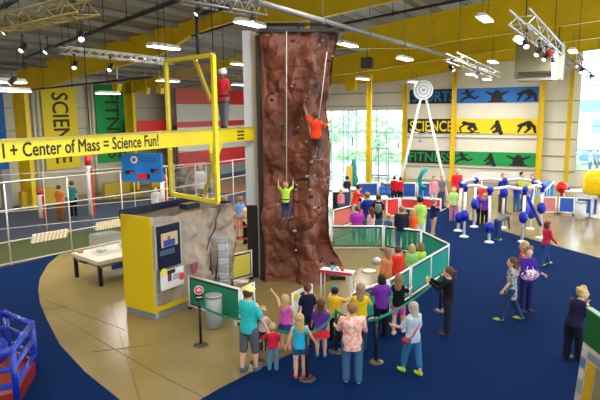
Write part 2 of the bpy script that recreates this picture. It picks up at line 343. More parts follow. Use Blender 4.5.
# ---------------------------------------------------------------- banners
bb=mat('banner_black',(.012,.012,.014),.7)
cols={'blue':mat('banner_blue',(.01,.14,.52),.6),'yellow':mat('banner_yellow',(.80,.62,.01),.6),'green':mat('banner_green',(.005,.30,.07),.6)}
def capsule2(b,o,u,v,n,p,q,r0,r1,k):
    pts=[]; p=V((*p,0));q=V((*q,0)); d=(q-p); ang=math.atan2(d.y,d.x)
    for i in range(7): t=ang+PI/2+PI*i/6; pts.append(p+V((math.cos(t),math.sin(t),0))*r0)
    for i in range(7): t=ang-PI/2+PI*i/6; pts.append(q+V((math.cos(t),math.sin(t),0))*r1)
    b.prism([o+u*w.x+v*w.y+n*(.012+.0012*k) for w in pts],n*.004)
FIG={ # sporting silhouettes in a unit square
 'crouch':[((.3,.75),(.3,.75),.14,.14),((.35,.7),(.7,.62),.13,.15),((.7,.6),(.5,.35),.13,.09),((.5,.35),(.72,.08),.08,.05),((.7,.55),(.85,.3),.12,.08),((.85,.3),(.6,.06),.07,.05),((.35,.65),(.1,.4),.07,.05),((.1,.4),(.15,.1),.05,.04),((.0,.05),(1,.05),.035,.035)],
 'think':[((.5,.8),(.5,.8),.15,.15),((.5,.65),(.6,.3),.18,.2),((.35,.55),(.15,.3),.09,.07),((.15,.3),(.4,.6),.07,.06),((.6,.25),(.3,.1),.16,.1),((.65,.2),(.75,.02),.16,.14)],
 'push':[((.25,.55),(.25,.55),.12,.12),((.35,.6),(.65,.75),.13,.16),((.65,.75),(.9,.45),.15,.1),((.9,.45),(.95,.08),.09,.06),((.6,.7),(.7,.35),.12,.09),((.7,.35),(.5,.08),.08,.05),((.35,.55),(.2,.1),.08,.05)],
 'run':[((.4,.85),(.4,.85),.12,.12),((.42,.75),(.55,.45),.12,.13),((.55,.45),(.25,.3),.12,.08),((.25,.3),(.1,.1),.08,.05),((.55,.45),(.8,.3),.12,.08),((.8,.3),(.98,.45),.07,.05),((.4,.7),(.1,.65),.07,.05),((.45,.7),(.75,.8),.07,.05)],
 'stretch':[((.5,.75),(.5,.75),.13,.13),((.5,.6),(.5,.25),.2,.28),((.4,.5),(.05,.75),.12,.05),((.6,.5),(.95,.75),.12,.05),((.2,.06),(.8,.06),.08,.08)]}
def banner(name,px,rows,lrow,col,word,figs,label,wx):
    a=AE-.12; (xl,yt0,yb0),(xr,yt1,yb1)=rows
    tl=PA(xl,yt0,a);bl=PA(xl,yb0,a);tr=PA(xr,yt1,a)
    zt=tl.z; zb=bl.z; bL=tl.dot(B); bR=tr.dot(B); bm_=PA(px,120,a).dot(B)
    t=thing(name,AB(a,(bL+bR)/2,zb),label,'banner','three wide banners on the back wall')
    b=MB(); b.obox(AB(a,(bL+bm_)/2,(zt+zb)/2),B*(bL-bm_),A*.02,Z*(zt-zb)); b.build('black_field',bb,t)
    b=MB(); b.obox(AB(a,(bR+bm_)/2,(zt+zb)/2),B*(bm_-bR),A*.02,Z*(zt-zb)); b.build('coloured_field',cols[col],t)
    hgt=zt-zb; w0=PA(wx[0],120,a).dot(B); w1=PA(wx[1],120,a).dot(B)
    text(word,'lettering',cols[col],AB(a-.012,w0,zb+hgt*.14),-B*(w0-w1),Z*hgt*.72,t,.004,.016)
    for fg,x0,x1 in figs:
        f0=PA(x0,120,a).dot(B); f1=PA(x1,120,a).dot(B); s=MB()
        for k,(p,q,r0,r1) in enumerate(FIG[fg]): capsule2(s,AB(a,f0,zb+.02),-B*(f0-f1),Z*(hgt*.95),-A,p,q,r0*.9,r1*.9,k)
        s.build('silhouette',bb,t)
    return t
banner('wall_banner',456,((410,90,104),(539,87.5,103.5)),None,'blue','SPORTS',[('run',458,478),('stretch',484,508),('push',512,536)],'wide blue and black banner reading SPORTS with dark athlete figures, topmost on the back wall',(412,454))
banner('wall_banner',455,((408,119,133),(538.5,121,137.5)),None,'yellow','SCIENCE',[('crouch',458,480),('think',489,506),('push',514,537)],'wide yellow and black banner reading SCIENCE with dark figures, the middle of the three',(410,452.5))
banner('wall_banner',456,((408,150,162.5),(536,154,168)),None,'green','FITNESS',[('run',455,474),('think',484,500),('stretch',508,533)],'wide green and black banner reading FITNESS with dark figures, lowest on the back wall',(410,452.5))
for px,w,l in ((489,22,'white notice board low on the back wall under the green banner, left one'),(515,20,'white notice board low on the back wall, right one near the banner column')):
    p0=PA(px-w/2,172,AE-.1);p1=PA(px+w/2,181,AE-.1); b=MB(); b.obox((p0+p1)/2,B*(p0-p1).dot(B),A*.03,Z*(p0.z-p1.z)); b.build('notice_board',white,None,l,'board')
# vertical banners on the left wall
def vbanner(x0,x1,y0,y1,m,word,label,ty0=None,ty1=None,tx=None):
    b_=BL-.12; P0=PB(x0,y0,b_);P1=PB(x1,y1,b_); a0,a1=P0.dot(A),P1.dot(A); z1=P0.z; z0=PB((x0+x1)/2,y1,b_).z
    t=thing('hanging_banner',AB((a0+a1)/2,b_,z0),label,'banner','tall banners on the left wall')
    c=MB(); c.obox(AB((a0+a1)/2,b_,(z0+z1)/2),A*(a1-a0),B*.02,Z*(z1-z0)); c.build('cloth',m,t)
    if word:
        ta0=PB(tx[0],120,b_).dot(A);ta1=PB(tx[1],120,b_).dot(A); zz1=PB((tx[0]+tx[1])/2,ty0,b_).z; zz0=PB((tx[0]+tx[1])/2,ty1,b_).z
        text(word,'lettering',mat('banner_text_dark',(.05,.04,.01),.7),AB(ta0,b_-.012,zz1),-Z*(zz1-zz0),A*(ta1-ta0),t,.004,.016)
    return t
vbanner(-8,9.5,86,170,cols['blue'],None,'tall blue hanging banner at the left edge of the picture')
vbanner(40,81,84,169,cols['yellow'],'SCIENCE','tall yellow hanging banner with SCIENCE reading downward',93,163,(53,69))
vbanner(94,131,84,162,cols['green'],'FITNESS','tall green hanging banner with FITNESS reading downward',92,158,(106,119))
# white down pipes between the banners
for px,l in ((32.5,'left pipe of the pair beside the yellow banner'),(37.2,'right pipe of the pair, touching the yellow banner'),(88,'left pipe of the pair beside the green banner'),(92,'right pipe of the pair, touching the green banner')):
    p=PB(px,100,BL-.2); q=AB(p.dot(A),BL-.2); b=MB(); b.tube(q+Z*0,q+Z*(7.0),.085,n=10)
    for z in (1.5,3.5,5.5): b.tube(q+Z*z,q+Z*(z+.12),.105,n=10)
    b.build('downpipe',mat('cream_pipe',(.72,.66,.52),.5),None,'white vertical wall pipe, '+l,'pipe')
# red and white striped partition on left wall
def wallpanel(x0,x1,bands,b_,name,label,cat):
    a0=PB(x0,110,b_).dot(A);a1=PB(x1,110,b_).dot(A); xm=x0+1
    zs=[PB(xm,y,b_).z for y in [q[0] for q in bands]]+[PB(xm,bands[-1][2] if len(bands[-1])>2 else 175,b_).z]
    t=thing(name,AB((a0+a1)/2,b_,0),label,cat)
    for i,bd_ in enumerate(bands):
        c=MB(); c.obox(AB((a0+a1)/2,b_,(zs[i]+zs[i+1])/2),A*(a1-a0),B*.12,Z*(zs[i]-zs[i+1])); c.build(bd_[1]+'_band',{'red':red,'white':mat('white_vinyl',(.70,.69,.64),.6),'grey':grey,'navy':mat('navy_panel',(.03,.07,.20),.5)}[bd_[1]],t)
    p=MB(); p.obox(AB(a0,b_-.08,zs[0]/2),A*.12,B*.12,Z*zs[0]); p.build('edge_post',dark,t)
    return t
wallpanel(174.5,262,[(88,'red'),(104,'white'),(122,'red'),(128,'white'),(153,'red'),(171,'grey'),(182,'navy',199)],27.5,'striped_partition','large white and red striped partition behind the yellow gate','partition')
wallpanel(134,166,[(121,'red'),(132,'white',150)],28.6,'low_partition','white partition with a red top stripe behind the blue panel','partition')
# ---------------------------------------------------------------- ceiling services
def pipe(p0,p1,r,m,label,name='ceiling_pipe',cat='pipe'):
    b=MB(); b.tube(p0,p1,r,n=10); d=(V(p1)-V(p0)); n=max(2,int(d.length/3))
    for i in range(1,n): q=V(p0)+d*i/n; b.tube(q-d.normalized()*.05,q+d.normalized()*.05,r*1.35,n=10)
    for i in range(1,n):
        q=V(p0)+d*i/n; zt_=roofz(q.dot(B))-.02
        if zt_-q.z<3.5: b.tube(q,V((q.x,q.y,zt_)),.012,n=5)
    return b.build(name,m,None,label,cat)
pipe(G(256,2,7.6),G(452,57,7.6),.07,mat('pipe_grey',(.20,.20,.20),.5),'long grey conduit running from above the climbing wall to the small truss')
pipe(G(24,58,7.9),G(178,0,7.9),.06,dark,'dark sprinkler pipe crossing the roof at upper left')
pipe(G(-5,11,7.6),G(16,0,7.6),.05,dark,'short dark pipe in the top left corner')
pipe(G(328,27,8.7),G(480,-4,8.7),.05,dark,'thin dark sprinkler pipe between the first two yellow frames')
pipe(G(0,93,6.3),G(152,77,6.3),.04,dark,'thin dark pipe passing in front of the tall banners')
pipe(G(0,63,6.6),G(46,66,6.6),.05,dark,'dark pipe under the roof left of the first frame')
pipe(G(192,36,8.2),G(235,23,8.2),.04,dark,'short sprinkler pipe right of the hanging rod')
b=MB(); p0=PD(196.5,14,15.2); b.tube(p0,V((p0.x,p0.y,6.55)),.045,n=8); p1=PD(231,7,14.4); b.tube(p0,p1,.05,n=8); b.tube(p0,V((p0.x,p0.y,roofz(p0.dot(B))-.02)),.03,n=6); b.build('hanging_rod',dark,None,'dark rod with a bent top hanging above the yellow gate','rod')
def truss(p0,p1,w,m,label,up=.35,n=14,hang=True):
    p0=V(p0);p1=V(p1); t=thing('lighting_truss',(p0+p1)/2,label,'truss','lighting trusses under the roof'); d=(p1-p0); s=d.cross(Z).normalized()*w/2
    for nm,o in (('chord',s+Z*up/2),('chord',-s+Z*up/2),('chord',s-Z*up/2),('chord',-s-Z*up/2)):
        b=MB(); b.tube(p0+o,p1+o,.024,n=6); b.build(nm,m,t)
    z=MB()
    for i in range(n):
        a=p0+d*i/n;c=p0+d*(i+1)/n
        for q in (s,-s): z.tube(a+q+Z*up/2*(1 if i%2 else -1),c+q-Z*up/2*(1 if i%2 else -1),.013,n=5)
        z.tube(a+s+Z*up/2*(1 if i%2 else -1),a-s+Z*up/2*(1 if i%2 else -1),.013,n=5); z.tube(a+s-Z*up/2,c-s-Z*up/2,.013,n=5)
    z.build('lacing',m,t)
    if hang:
        for f in (.12,.88):
            q=p0+d*f; b=MB(); b.tube(q+Z*up/2,V((q.x,q.y,roofz(q.dot(B))-.02)),.012,n=5); b.build('hanger',dark,t)
    return t
truss(G(-10,28,7.2),G(88,5,7.2),.45,olivem,'brassy lighting truss in the top left corner',.30,10)
truss(G(63,50,6.9),G(170,62,6.9),.3,alu,'long thin pale truss crossing in front of the first yellow frame',.17,14)
truss(G(186,-4,7.9),G(262,10,7.9),.4,grey,'grey truss at the top edge above the long lamp',.3,12)
truss(G(519,17,7.0),G(557,51,7.0),.36,alu,'silver truss with stage lamps slanting down at upper right',.28,8)
truss(G(451,57,7.0),G(496,75,7.0),.4,alu,'small silver truss in front of the blue banner',.25,8)
truss(G(573,60,7.0),G(598,79,7.0),.4,mat('blue_steel',(.12,.16,.25),.4,metal=.5),'dark bluish truss against the right-hand window',.3,10)
# stage lamps
sp=local(thing('stage_lamp',(0,0,0),'x','lamp'))
b=MB(); b.tube((0,0,0),(0,0,-.22),.012,n=6); b.obox((0,0,-.02),(.08,0,0),(0,.05,0),(0,0,.06)); b.build('clamp',black,sp)
b=MB(); b.path([(-.1,0,-.34),(-.1,0,-.22),(.1,0,-.22),(.1,0,-.34)],.012,6); b.build('yoke',black,sp)
b=MB(); b.loft([b.ring((0,-.7*y_,-.36+.7*y_),(0,-.7,.7),r_,12) for y_,r_ in ((.16,.05),(.12,.075),(-.06,.08),(-.12,.09))]); b.build('lamp_body',black,sp)
b=MB(); b.tube((0,.084,-.444),(0,.092,-.452),.07,n=12); b.build('lens',lens,sp)
SPOT=[((22,38),7.0,'second stage lamp from the left edge on the brassy truss'),((47,40),7.0,'stage lamp hanging under the middle of the brassy truss'),((80,24),7.0,'stage lamp at the right end of the brassy truss'),((5,20),7.4,'stage lamp at the extreme top left corner'),((74,57),6.75,'left of the two stage lamps under the thin pale truss'),((110,60),6.75,'right of the two stage lamps under the thin pale truss'),((198,2),7.9,'bright stage lamp above the hanging rod'),((252,11),7.7,'stage lamp over the long lamp near the climbing wall'),((11,72),6.3,'small stage lamp above the pair of long lamps at the left edge'),
((514,32),6.9,'stage lamp at the upper left end of the slanting silver truss'),((532,36),6.8,'second stage lamp down the slanting silver truss'),((540,42),6.8,'third stage lamp down the slanting silver truss'),((548,48),6.8,'lowest stage lamp on the slanting silver truss'),((452,62),6.8,'stage lamp at the left end of the small silver truss'),((478,70),6.8,'stage lamp under the middle of the small silver truss'),((582,66),6.9,'upper stage lamp on the bluish truss'),((592,73),6.9,'lower stage lamp on the bluish truss')]
for i,((x,y),z,l) in enumerate(SPOT):
    p=G(x,y-3,z)
    if 9<=i<=12: p=G(519,17,7.0).lerp(G(557,51,7.0),(.14,.42,.62,.85)[i-9])-Z*.12
    if i==0: o=sp; o.location=p; o['label']='' 
    else: o=dup(sp,p)
    o['label']=l[0].lower()+l[1:]; o['group']='stage lamps'; o.rotation_euler=(0,0,rad(180+random.uniform(-70,70))); o['category']='lamp'; o.scale=(.8,)*3
redgel=MB(); p=G(549,54,6.7); redgel.ball(p,.11,10,6); redgel.build('red_beacon',red,None,'round red lamp hanging among the stage lamps at upper right','lamp')
# long ceiling lamps
L0=local(thing('ceiling_lamp',(0,0,0),'x','lamp'))
b=MB(); b.prism([(-.2,-.85,.0),(.2,-.85,.0),(.12,-.85,.12),(-.12,-.85,.12)],(0,1.7,0)); b.build('housing',white,L0)
b=MB(); b.prism([(-.17,-.83,-.03),(.17,-.83,-.03),(.2,-.83,0),(-.2,-.83,0)],(0,1.66,0)); b.build('diffuser',tube_l,L0)
for yy in (-.6,.6): b=MB(); b.tube((0,yy,.1),(0,yy,.8),.008,n=5); b.build('hanger',dark,L0)
LAMPS=[(250,24,18.5,'big lit lamp in front of the nearest frame, left of the climbing wall'),(164,47.5,20,'lit lamp above the top left of the yellow gate'),(8,82,18,'upper one of the two lit lamps at the left edge'),(14,91,19.5,'lower one of the two lit lamps at the left edge'),(108,93.5,29,'lit lamp in front of the green banner'),(168,81,28,'lit lamp seen through the top of the yellow gate'),(240,64.5,31,'upper lit lamp just left of the climbing wall'),(240,85,36,'lower lit lamp just left of the climbing wall'),(348,45,23,'lit lamp just right of the top of the climbing wall'),(405,59,25,'lit lamp below the second frame, left of the target disc'),(485,19,20,'big lit lamp at the upper right on the yellow beam'),(521,41,21,'lit lamp under the slanting silver truss'),(493,62,30,'lit lamp under the third frame, above the small truss'),(573,51.5,26,'lit lamp near the top of the right-hand window'),(363,79,34,'lit lamp by the top of the free-standing yellow column'),(414,82,36,'lit lamp just left of the target disc'),(471,74.5,34,'lit lamp behind the small silver truss'),(487,79.5,37,'small lit lamp above the blue banner')]
for i,(x,y,d,l) in enumerate(LAMPS):
    p=PD(x,y,d); p.z=min(p.z,roofz(p.dot(B))-.85)
    o=L0 if i==0 else dup(L0,p)
    o.location=p; o.rotation_euler=(0,0,-YAW); o['label']='long white '+l; o['group']='long ceiling lamps'
    o.scale=(.9,.8 if x>30 else .65,1)
def area(p,e,sx=.4,sy=1.7,col=(1,.95,.86)):
    ld=bpy.data.lights.new('lamp_light','AREA'); ld.shape='RECTANGLE'; ld.size=sx; ld.size_y=sy; ld.energy=e; ld.color=col
    lo=bpy.data.objects.new('lamp_light',ld); C.objects.link(lo); lo.location=p; lo.rotation_euler=(0,0,-YAW); return lo
def inview(p):
    v=R.transposed()@(p-CAM)
    return v.z<0 and -40<300-FPX*v.x/v.z<640 and -30<200+FPX*v.y/v.z<430
LE=185
for x,y,d,l in LAMPS:
    p=PD(x,y,d); p.z=min(p.z,roofz(p.dot(B))-.85)-.045
    area(p,LE*(1.2 if x>300 else .8),.3,1.3 if x>30 else 1.05)
for a in (-9,-2,5,12,20,28,36):
    for b in (-12,-6,0,6,12,18,25):
        p=AB(a,b,roofz(b)-1.3)
        if not inview(p): area(p,LE*(1 if b<10 else .7))
# square loudspeaker / unit heater
p=PA(367,63,33); b=MB(); t=thing('loudspeaker',p-Z*.35,'dark grey square loudspeaker hanging in front of the third frame','loudspeaker'); b.obox(p,B*.6,A*.5,Z*.65); b.build('cabinet',dark,t)
b=MB(); b.obox(p-A*.26,B*.5,A*.02,Z*.55); b.build('grille',mat('grille_grey',(.12,.12,.13),.6),t); b=MB(); b.tube(p+Z*.3,p+Z*1.3,.02); b.build('bracket',dark,t)
p=PA(540,62.5,30.5); t=thing('air_handler',p-Z*1.1,'big olive-grey air handling box with a black vent under the roof at upper right','duct')
b=MB(); b.obox(p,B*2.05,A*2,Z*1.75); b.build('casing',mat('galvanised_olive',(.24,.23,.14),.45,metal=.4),t); b=MB(); 
for k in range(4): b.obox(p-A*1.03+Z*(-.72+.07*k),B*1.7,A*.04,Z*.035)
b.build('vent',black,t); b=MB(); b.obox(p-A*1.02-Z*.85,B*2.15,A*.1,Z*.08); b.build('lip',grey,t)
b=MB(); 
for s in (-.8,.8): b.tube(p+B*s+Z*.85,p+B*s+Z*1.8,.02)
b.build('hanger',dark,t)
p0=PD(555,51,22); p1=PD(554.5,80,22); b=MB(); b.obox((p0+p1)/2,B*.2,A*.2,p0-p1); b.build('white_duct_riser',white,None,'white vertical box hanging at the lower end of the slanting silver truss','duct')
# left small items hanging: yellow vent boxes on banners
for x,y,a,l in ((117,87,23,'small yellow box hanging on a white rod in front of the green banner'),(146,90,27,'yellow floodlight pointing down beside the second column, left one'),(160,90,27,'yellow floodlight pointing down beside the gate, right one')):
    p=PA(x,y,a); b=MB(); b.obox(p,(B*.4+Z*.1),A*.3,Z*.4-B*.1); b.obox(p+Z*.22,B*.1,A*.1,Z*.12); b.tube(p+Z*.2,p+Z*1.2,.03); b.build('hanging_box',yellow,None,l,'lamp')
b=MB(); p=PA(116.5,66,23); b.tube(p,p-Z*.9,.05); b.tube(p-B*.5,p+B*.5,.04); b.build('white_rod',white,None,'white vertical rod hanging over the green banner','rod')
# ---------------------------------------------------------------- painted beam
bs=PD(-14,150,9.65)
e0=V((-1.24-.25,17.2,0)); dirb=V((.471,.882,0)).normalized(); s0=e0-dirb*11.0
bt=thing('balance_beam',s0+Z*4.3,'long yellow overhead beam lettered Center of Mass = Science Fun!','beam')
nb=dirb.cross(Z).normalized()  # to the right/front side
zt0,zb0=4.74,4.37
b=MB(); b.obox((s0+e0)/2+Z*(zt0+zb0)/2,e0-s0,nb*.26,Z*(zt0-zb0)); b.build('beam_body',yel_hi,bt)
b=MB(); b.obox((s0+e0)/2+Z*(zt0+.015),e0-s0,nb*.34,Z*.03); b.build('top_flange',mat('worn_yellow',(.50,.42,.10),.5),bt)
def on_beam(px): # parameter on the beam's near face at a pixel column
    r=ray(px,140); n=V((r.x,r.y)); q=s0+nb*.14; # solve q+dirb*t parallel r
    det=dirb.x*n.y-dirb.y*n.x; return -(q.x*n.y-q.y*n.x)/det
t0,t1=on_beam(2),on_beam(158.5)
text('l + Center of Mass = Science Fun!','lettering',mat('letter_black',(.01,.01,.01),.5),s0+dirb*t0+nb*.13+Z*(zb0+.07),dirb*(t1-t0),Z*(zt0-zb0-.11),bt,.006,.02)
for k in range(3):
    t2,t3=on_beam(237.5),on_beam(244.5); b=MB()
    for j in range(4): b.obox(s0+dirb*(t2+(t3-t2)*(j+.5)/4)+nb*.135+Z*(zb0+.08+.1*k),dirb*(t3-t2)*.19,nb*.012,Z*.05)
    b.build('small_print',mat('letter_black'),bt)
# cross arms at the upper left continuing the beam track is open; hang rods
for px in (5,95,230):
    t=on_beam(px); q=s0+dirb*t; b=MB(); b.tube(q+Z*zt0,V((q.x,q.y,roofz(q.dot(B))-.02)),.012,n=5); b.build('hanger',dark,bt)
# ---------------------------------------------------------------- yellow gate / cage
gl=PD(169,128,15.5); gr_=PD(215.5,128,14.0); gl.z=0; gr_.z=0
gt=thing('gate_tower',(gl+gr_)/2+Z*2.97,'tall yellow framed cage with netting straddling the overhead beam','cage')
zt1=(PD(166,62,15.5).z+PD(212,54,14.0).z)/2; zb1=(PD(173,194,15.5).z+PD(219,202,14.0).z)/2
for q,w in ((gl,.10),(gr_,.10)): b=MB(); b.obox(q+Z*(zt1+zb1)/2,(gr_-gl).normalized()*w,(gr_-gl).cross(Z).normalized()*w,Z*(zt1-zb1)); b.build('post',yel_hi,gt)
for z_ in (zt1,zb1): b=MB(); b.obox((gl+gr_)/2+Z*z_,gr_-gl,(gr_-gl).cross(Z).normalized()*.10,Z*.10); b.build('cross_bar',yel_hi,gt)
back=(gr_-gl).cross(Z).normalized(); back=back if back.y>0 else -back
gb=[gl+back*1.5,gr_+back*1.5]
b=MB(); q0=PD(194,58,14.9); q1=PD(211,101,14.5); b.tube(q0,q1,.06); b.build('diagonal_brace',yellow,gt)
b=MB(); q0=PD(221,143,14.4); q1=PD(204,196,14.6); b.tube(q0,q1,.05); q0=PD(210,143,15); q1=PD(212,166,15); b.tube(q0,q1,.05); b.build('lower_brace',yel_hi,gt)
net=mesh_mat('grey_safety_netting',(.22,.17,.14),.22)
b=MB(); b.obox((gl+gr_)/2+Z*5.75,(gr_-gl)*.93,back*.01,Z*1.75); b.build('upper_net',net,gt); b=MB(); b.obox((gl+gr_)/2+Z*3.65,(gr_-gl)*.93,back*.01,Z*1.1); b.build('lower_net',net,gt)
for q in (gl,gr_): b=MB(); b.tube(q+Z*zt1,V((q.x,q.y,roofz(q.dot(B))-.02)),.012,n=5); b.build('hanger',dark,gt)
# ---------------------------------------------------------------- blue panel
c=PD(142.3,167.5,13.0); ub=PD(162,165,12.9)-PD(123,169,13.1); ub.z=0; ubn=ub.normalized(); nn=ubn.cross(Z).normalized(); nn=nn if nn.y<0 else -nn
t=thing('control_panel',c-Z*.33,'bright blue panel with a round crest and red display, hanging below the lettered beam','sign')
b=MB(); b.obox(c,ub,nn*.1,Z*.66); b.build('panel',mat('sky_blue_panel',(.012,.20,.66),.4),t)
def on(u,v,o=.052): return c+ub*(u-.5)+Z*.66*(.5-v)+nn*o
b=MB(); b.tube(on(.33,.22),on(.33,.22,.065),.085,n=20); b.build('crest_disc',white,t); b=MB(); b.tube(on(.33,.22,.065),on(.33,.22,.07),.05,n=16); b.build('crest_centre',mat('crest_red',(.25,.1,.12),.5),t)
b=MB(); 
for k in range(2): b.obox(on(.68,.16+.1*k),ub*.42,nn*.01,Z*.03)
b.build('small_print',mat('pale_navy',(.04,.10,.3),.5),t)
for u,v,w_ in ((.2,.66,.2),(.82,.6,.18)): b=MB(); b.obox(on(u,v),ub*w_,nn*.02,Z*.08); b.build('slot',black,t); b=MB(); b.obox(on(u+.05,v+.02,.065),ub*w_*.4,nn*.01,Z*.04); b.build('red_mark',red,t)
b=MB(); b.obox(on(.55,.80),ub*.32,nn*.02,Z*.12); b.build('display',mat('red_display',(.75,.02,.02),.3),t); b=MB(); b.obox(on(.68,.80,.066),ub*.06,nn*.01,Z*.12); b.build('display_edge',black,t)
for s in (.1,.9): b=MB(); b.tube(on(s,0,0),on(s,0,0)+Z*.10,.015); b.build('hanger',dark,t)
# ---------------------------------------------------------------- climbing wall
rockm=ramp_mat('moulded_rock',[(.22,(.025,.009,.007)),(.36,(.11,.030,.016)),(.50,(.185,.055,.028)),(.64,(.235,.085,.052)),(.80,(.32,.19,.19))],.8,.5,9,.9,dist=1.0)
RL,RD=V((-1.13,16.95,0)),V((1.42,16.7,0))
t=thing('climbing_wall',(RL+RD)/2,'tall reddish brown moulded rock climbing wall','climbing wall')
edge=[(32,340),(55,337),(85,332),(105,327),(125,330),(150,332),(180,331),(200,330),(240,333),(255,339),(270,344),(284,348)]
def rx(z,d=17.2):
    # right edge as a function of height
    pts=[]
    for y,x in edge: p=PD(x,y,d); pts.append((p.z,p.x))
    pts.sort()
    for (z0,x0),(z1,x1) in zip(pts,pts[1:]):
        if z<=z1: return x0+(x1-x0)*max(0,(z-z0))/(z1-z0)
    return pts[-1][1]
TOPZ=PD(300,33,16.9).z
NU,NV=120,230; vs=[]; fs=[]
prof=lambda u,w:None
for j in range(NV+1):
    z=TOPZ*j/NV; xr=rx(z); xl=-1.13+.0*z
    base=.35*max(0,1-z/1.6)**2
    plan=[V((xl,16.95)),V((xl+.02,16.85-base*.4)),V((xl+(xr-xl)*.45,16.62-base)),V((xl+(xr-xl)*.70,16.66-base+.12*math.sin(z*1.1))),V((xr,17.5)),V((xr-.15,18.9))]
    L=[0]
    for p,q in zip(plan,plan[1:]): L.append(L[-1]+(q-p).length)
    for i in range(NU+1):
        s=L[-1]*i/NU; k=0
        while k<len(L)-2 and s>L[k+1]: k+=1
        f=(s-L[k])/(L[k+1]-L[k]); p=plan[k].lerp(plan[k+1],f); d=(plan[k+1]-plan[k]).normalized(); n=V((d.y,-d.x))
        q=V((p.x,p.y,z)); am=min(1,i/7)*min(1,(NU-i)/7+.2)
        nz=noise.fractal(q*V((1.1,1.1,.75)) if False else V((q.x*1.1,q.y*1.1,q.z*.7)),1,2.1,5)*.26+abs(noise.noise(V((q.x*.9,q.y,q.z*.45+4))))*-.40+noise.noise(V((q.x*4,q.y*4,q.z*3)))*.06-max(0,.12-abs(noise.noise(V((q.x*1.6+3,q.y*1.6,q.z*1.1)))))*.4-max(0,.08-abs(noise.noise(V((q.x*.8,q.y,q.z*2.2+9)))))*.5+noise.noise(V((q.x*9,q.y*9,q.z*7)))*.018
        keep=.25 if 0<(xr-p.x)<.1 else 1
        q.x+=n.x*nz*am*keep; q.y+=n.y*nz*am
        vs.append(q)
for j in range(NV):
    for i in range(NU): a=j*(NU+1)+i; fs.append((a,a+1,a+NU+2,a+NU+1))
b=MB(); b.add(vs,fs,0,True)
b.add([V((-1.13,16.95,0)),V((-1.13,16.95,TOPZ)),V((-1.13,18.9,TOPZ)),V((-1.13,18.9,0))],[(0,1,2,3)])
top=[vs[NV*(NU+1)+i] for i in range(NU+1)]+[V((-1.13,18.9,TOPZ))]; b.add(top,[list(range(len(top)))])
rock=b.build('rock_face',rockm,t,fix=False)
# hand holds bolted to the face
hm=[mat('hold_dark',(.03,.02,.03),.6),mat('hold_pale',(.45,.40,.38),.6),mat('hold_plum',(.16,.03,.07),.6),mat('hold_grey',(.15,.14,.15),.6)]
hb_=MB(); rr=random.Random(5)
protoh=[]
for k in range(4):
    b=MB(); b.ball((0,0,0),(.07,.045,.05),8,5); b.ball((.03,-.02,.02),(.04,.035,.035),7,4); protoh.append(b)
for k in range(84):
    j=rr.randint(8,NV-5); i=rr.randint(8,NU-42); q=vs[j*(NU+1)+i]
    if k<4: o=protoh[k].build('handhold',hm[k],t,loc=(0,0,0)); first=protoh
    else: o=holds[k%4].copy(); C.objects.link(o); o.parent=t
    if k==0: holds=[]
    if k<4: holds.append(o)
    o.location=q-t.location+V((0,-.02,0)); s=rr.uniform(.5,1.0); o.scale=(s,s,s)
# tower side: pale upper cladding, dark lower part, dark frame
b=MB(); b.box((-1.20,17.2,TOPZ/2-.02),(.13,.5,TOPZ-.04)); b.build('frame_post',mat('frame_black',(.02,.018,.016),.5),t)
b=MB(); b.box((-1.31,17.35,(7.55+2.35)/2),(.12,.5,5.2)); b.build('beige_cladding',mat('beige_board',(.55,.43,.26),.6),t)
b=MB(); b.box((-1.52,17.45,(7.6+2.35)/2),(.30,.5,5.25)); b.build('white_cladding',mat('pale_board',(.62,.64,.70),.6),t)
b=MB(); b.box((-1.5,17.5,1.18),(.34,.5,2.34)); b.build('dark_lower_panel',mat('espresso_board',(.025,.018,.018),.5),t)
b=MB(); b.box((-1.30,17.22,1.18),(.05,.05,2.34)); b.build('corner_trim',alu,t)
b=MB(); b.box((.1,17.0,.06),(2.6,.2,.12)); b.build('base_kerb',black,t)
b=MB(); b.box((0.1,17.6,TOPZ+.04),(2.5,1.9,.08)); b.tube((-.9,16.95,TOPZ+.25),(1.2,16.95,TOPZ+.25),.04); b.build('top_rail',dark,t)
for x in (-.9,0.,1.2): b=MB(); b.tube((x,16.95,TOPZ),(x,16.95,TOPZ+.3),.03); b.build('rail_bracket',dark,t)
# ropes
ropem=mat('rope_white',(.62,.60,.55),.8)
for (x0,y0),(x1,y1),l in (((286.5,31),(286.5,183),'thin climbing rope hanging straight down to the child in lime green'),((327,52),(319,118),'thin climbing rope leading up from the climber in red')):
    b=MB(); p=PD(x0,y0,16.2); q=PD(x1,y1,16.2); b.tube(p,q,.016,n=6); b.build('climbing_rope',ropem,None,l,'rope')
def plane_hit(px,py,p0,n): r=ray(px,py); return CAM+r*((V(p0)-CAM).dot(n)/r.dot(n))
# ---------------------------------------------------------------- kiosk
K0=G(155,320); ku=(G(188,306.5)-K0).normalized(); kv=V((-ku.y,ku.x,0)); kn=-kv
kh=PD(150,218,K0.y).z; kl=3.05; kd=1.12
t=thing('information_kiosk',K0+ku*kl/2+kv*kd/2,'yellow sided kiosk with a rock textured front, wall screen and white sign','kiosk')
kyel=mat('kiosk_yellow',(.72,.53,.004),.4)
b=MB(); b.obox(K0+ku*.03+kv*kd/2+Z*(kh+.16)/2,ku*.06,kv*kd,Z*(kh-.16)); b.build('yellow_side',kyel,t)
b=MB(); b.obox(K0+ku*kl/2+kv*kd/2+Z*.08,ku*(kl-.04),kv*(kd-.04),Z*.16); b.build('plinth',mat('plinth_grey',(.22,.24,.26),.5),t)
b=MB(); b.obox(K0+ku*kl/2+kv*.04+Z*.25,ku*(kl-.1),kv*.09,Z*.16); b.build('yellow_skirting',kyel,t)
b=MB(); b.obox(K0+ku*kl/2+kv*kd/2+Z*(kh-.1),ku*(kl-.1),kv*(kd-.05),Z*.05); b.build('roof_panel',mat('kiosk_roof',(.10,.075,.055),.7),t)
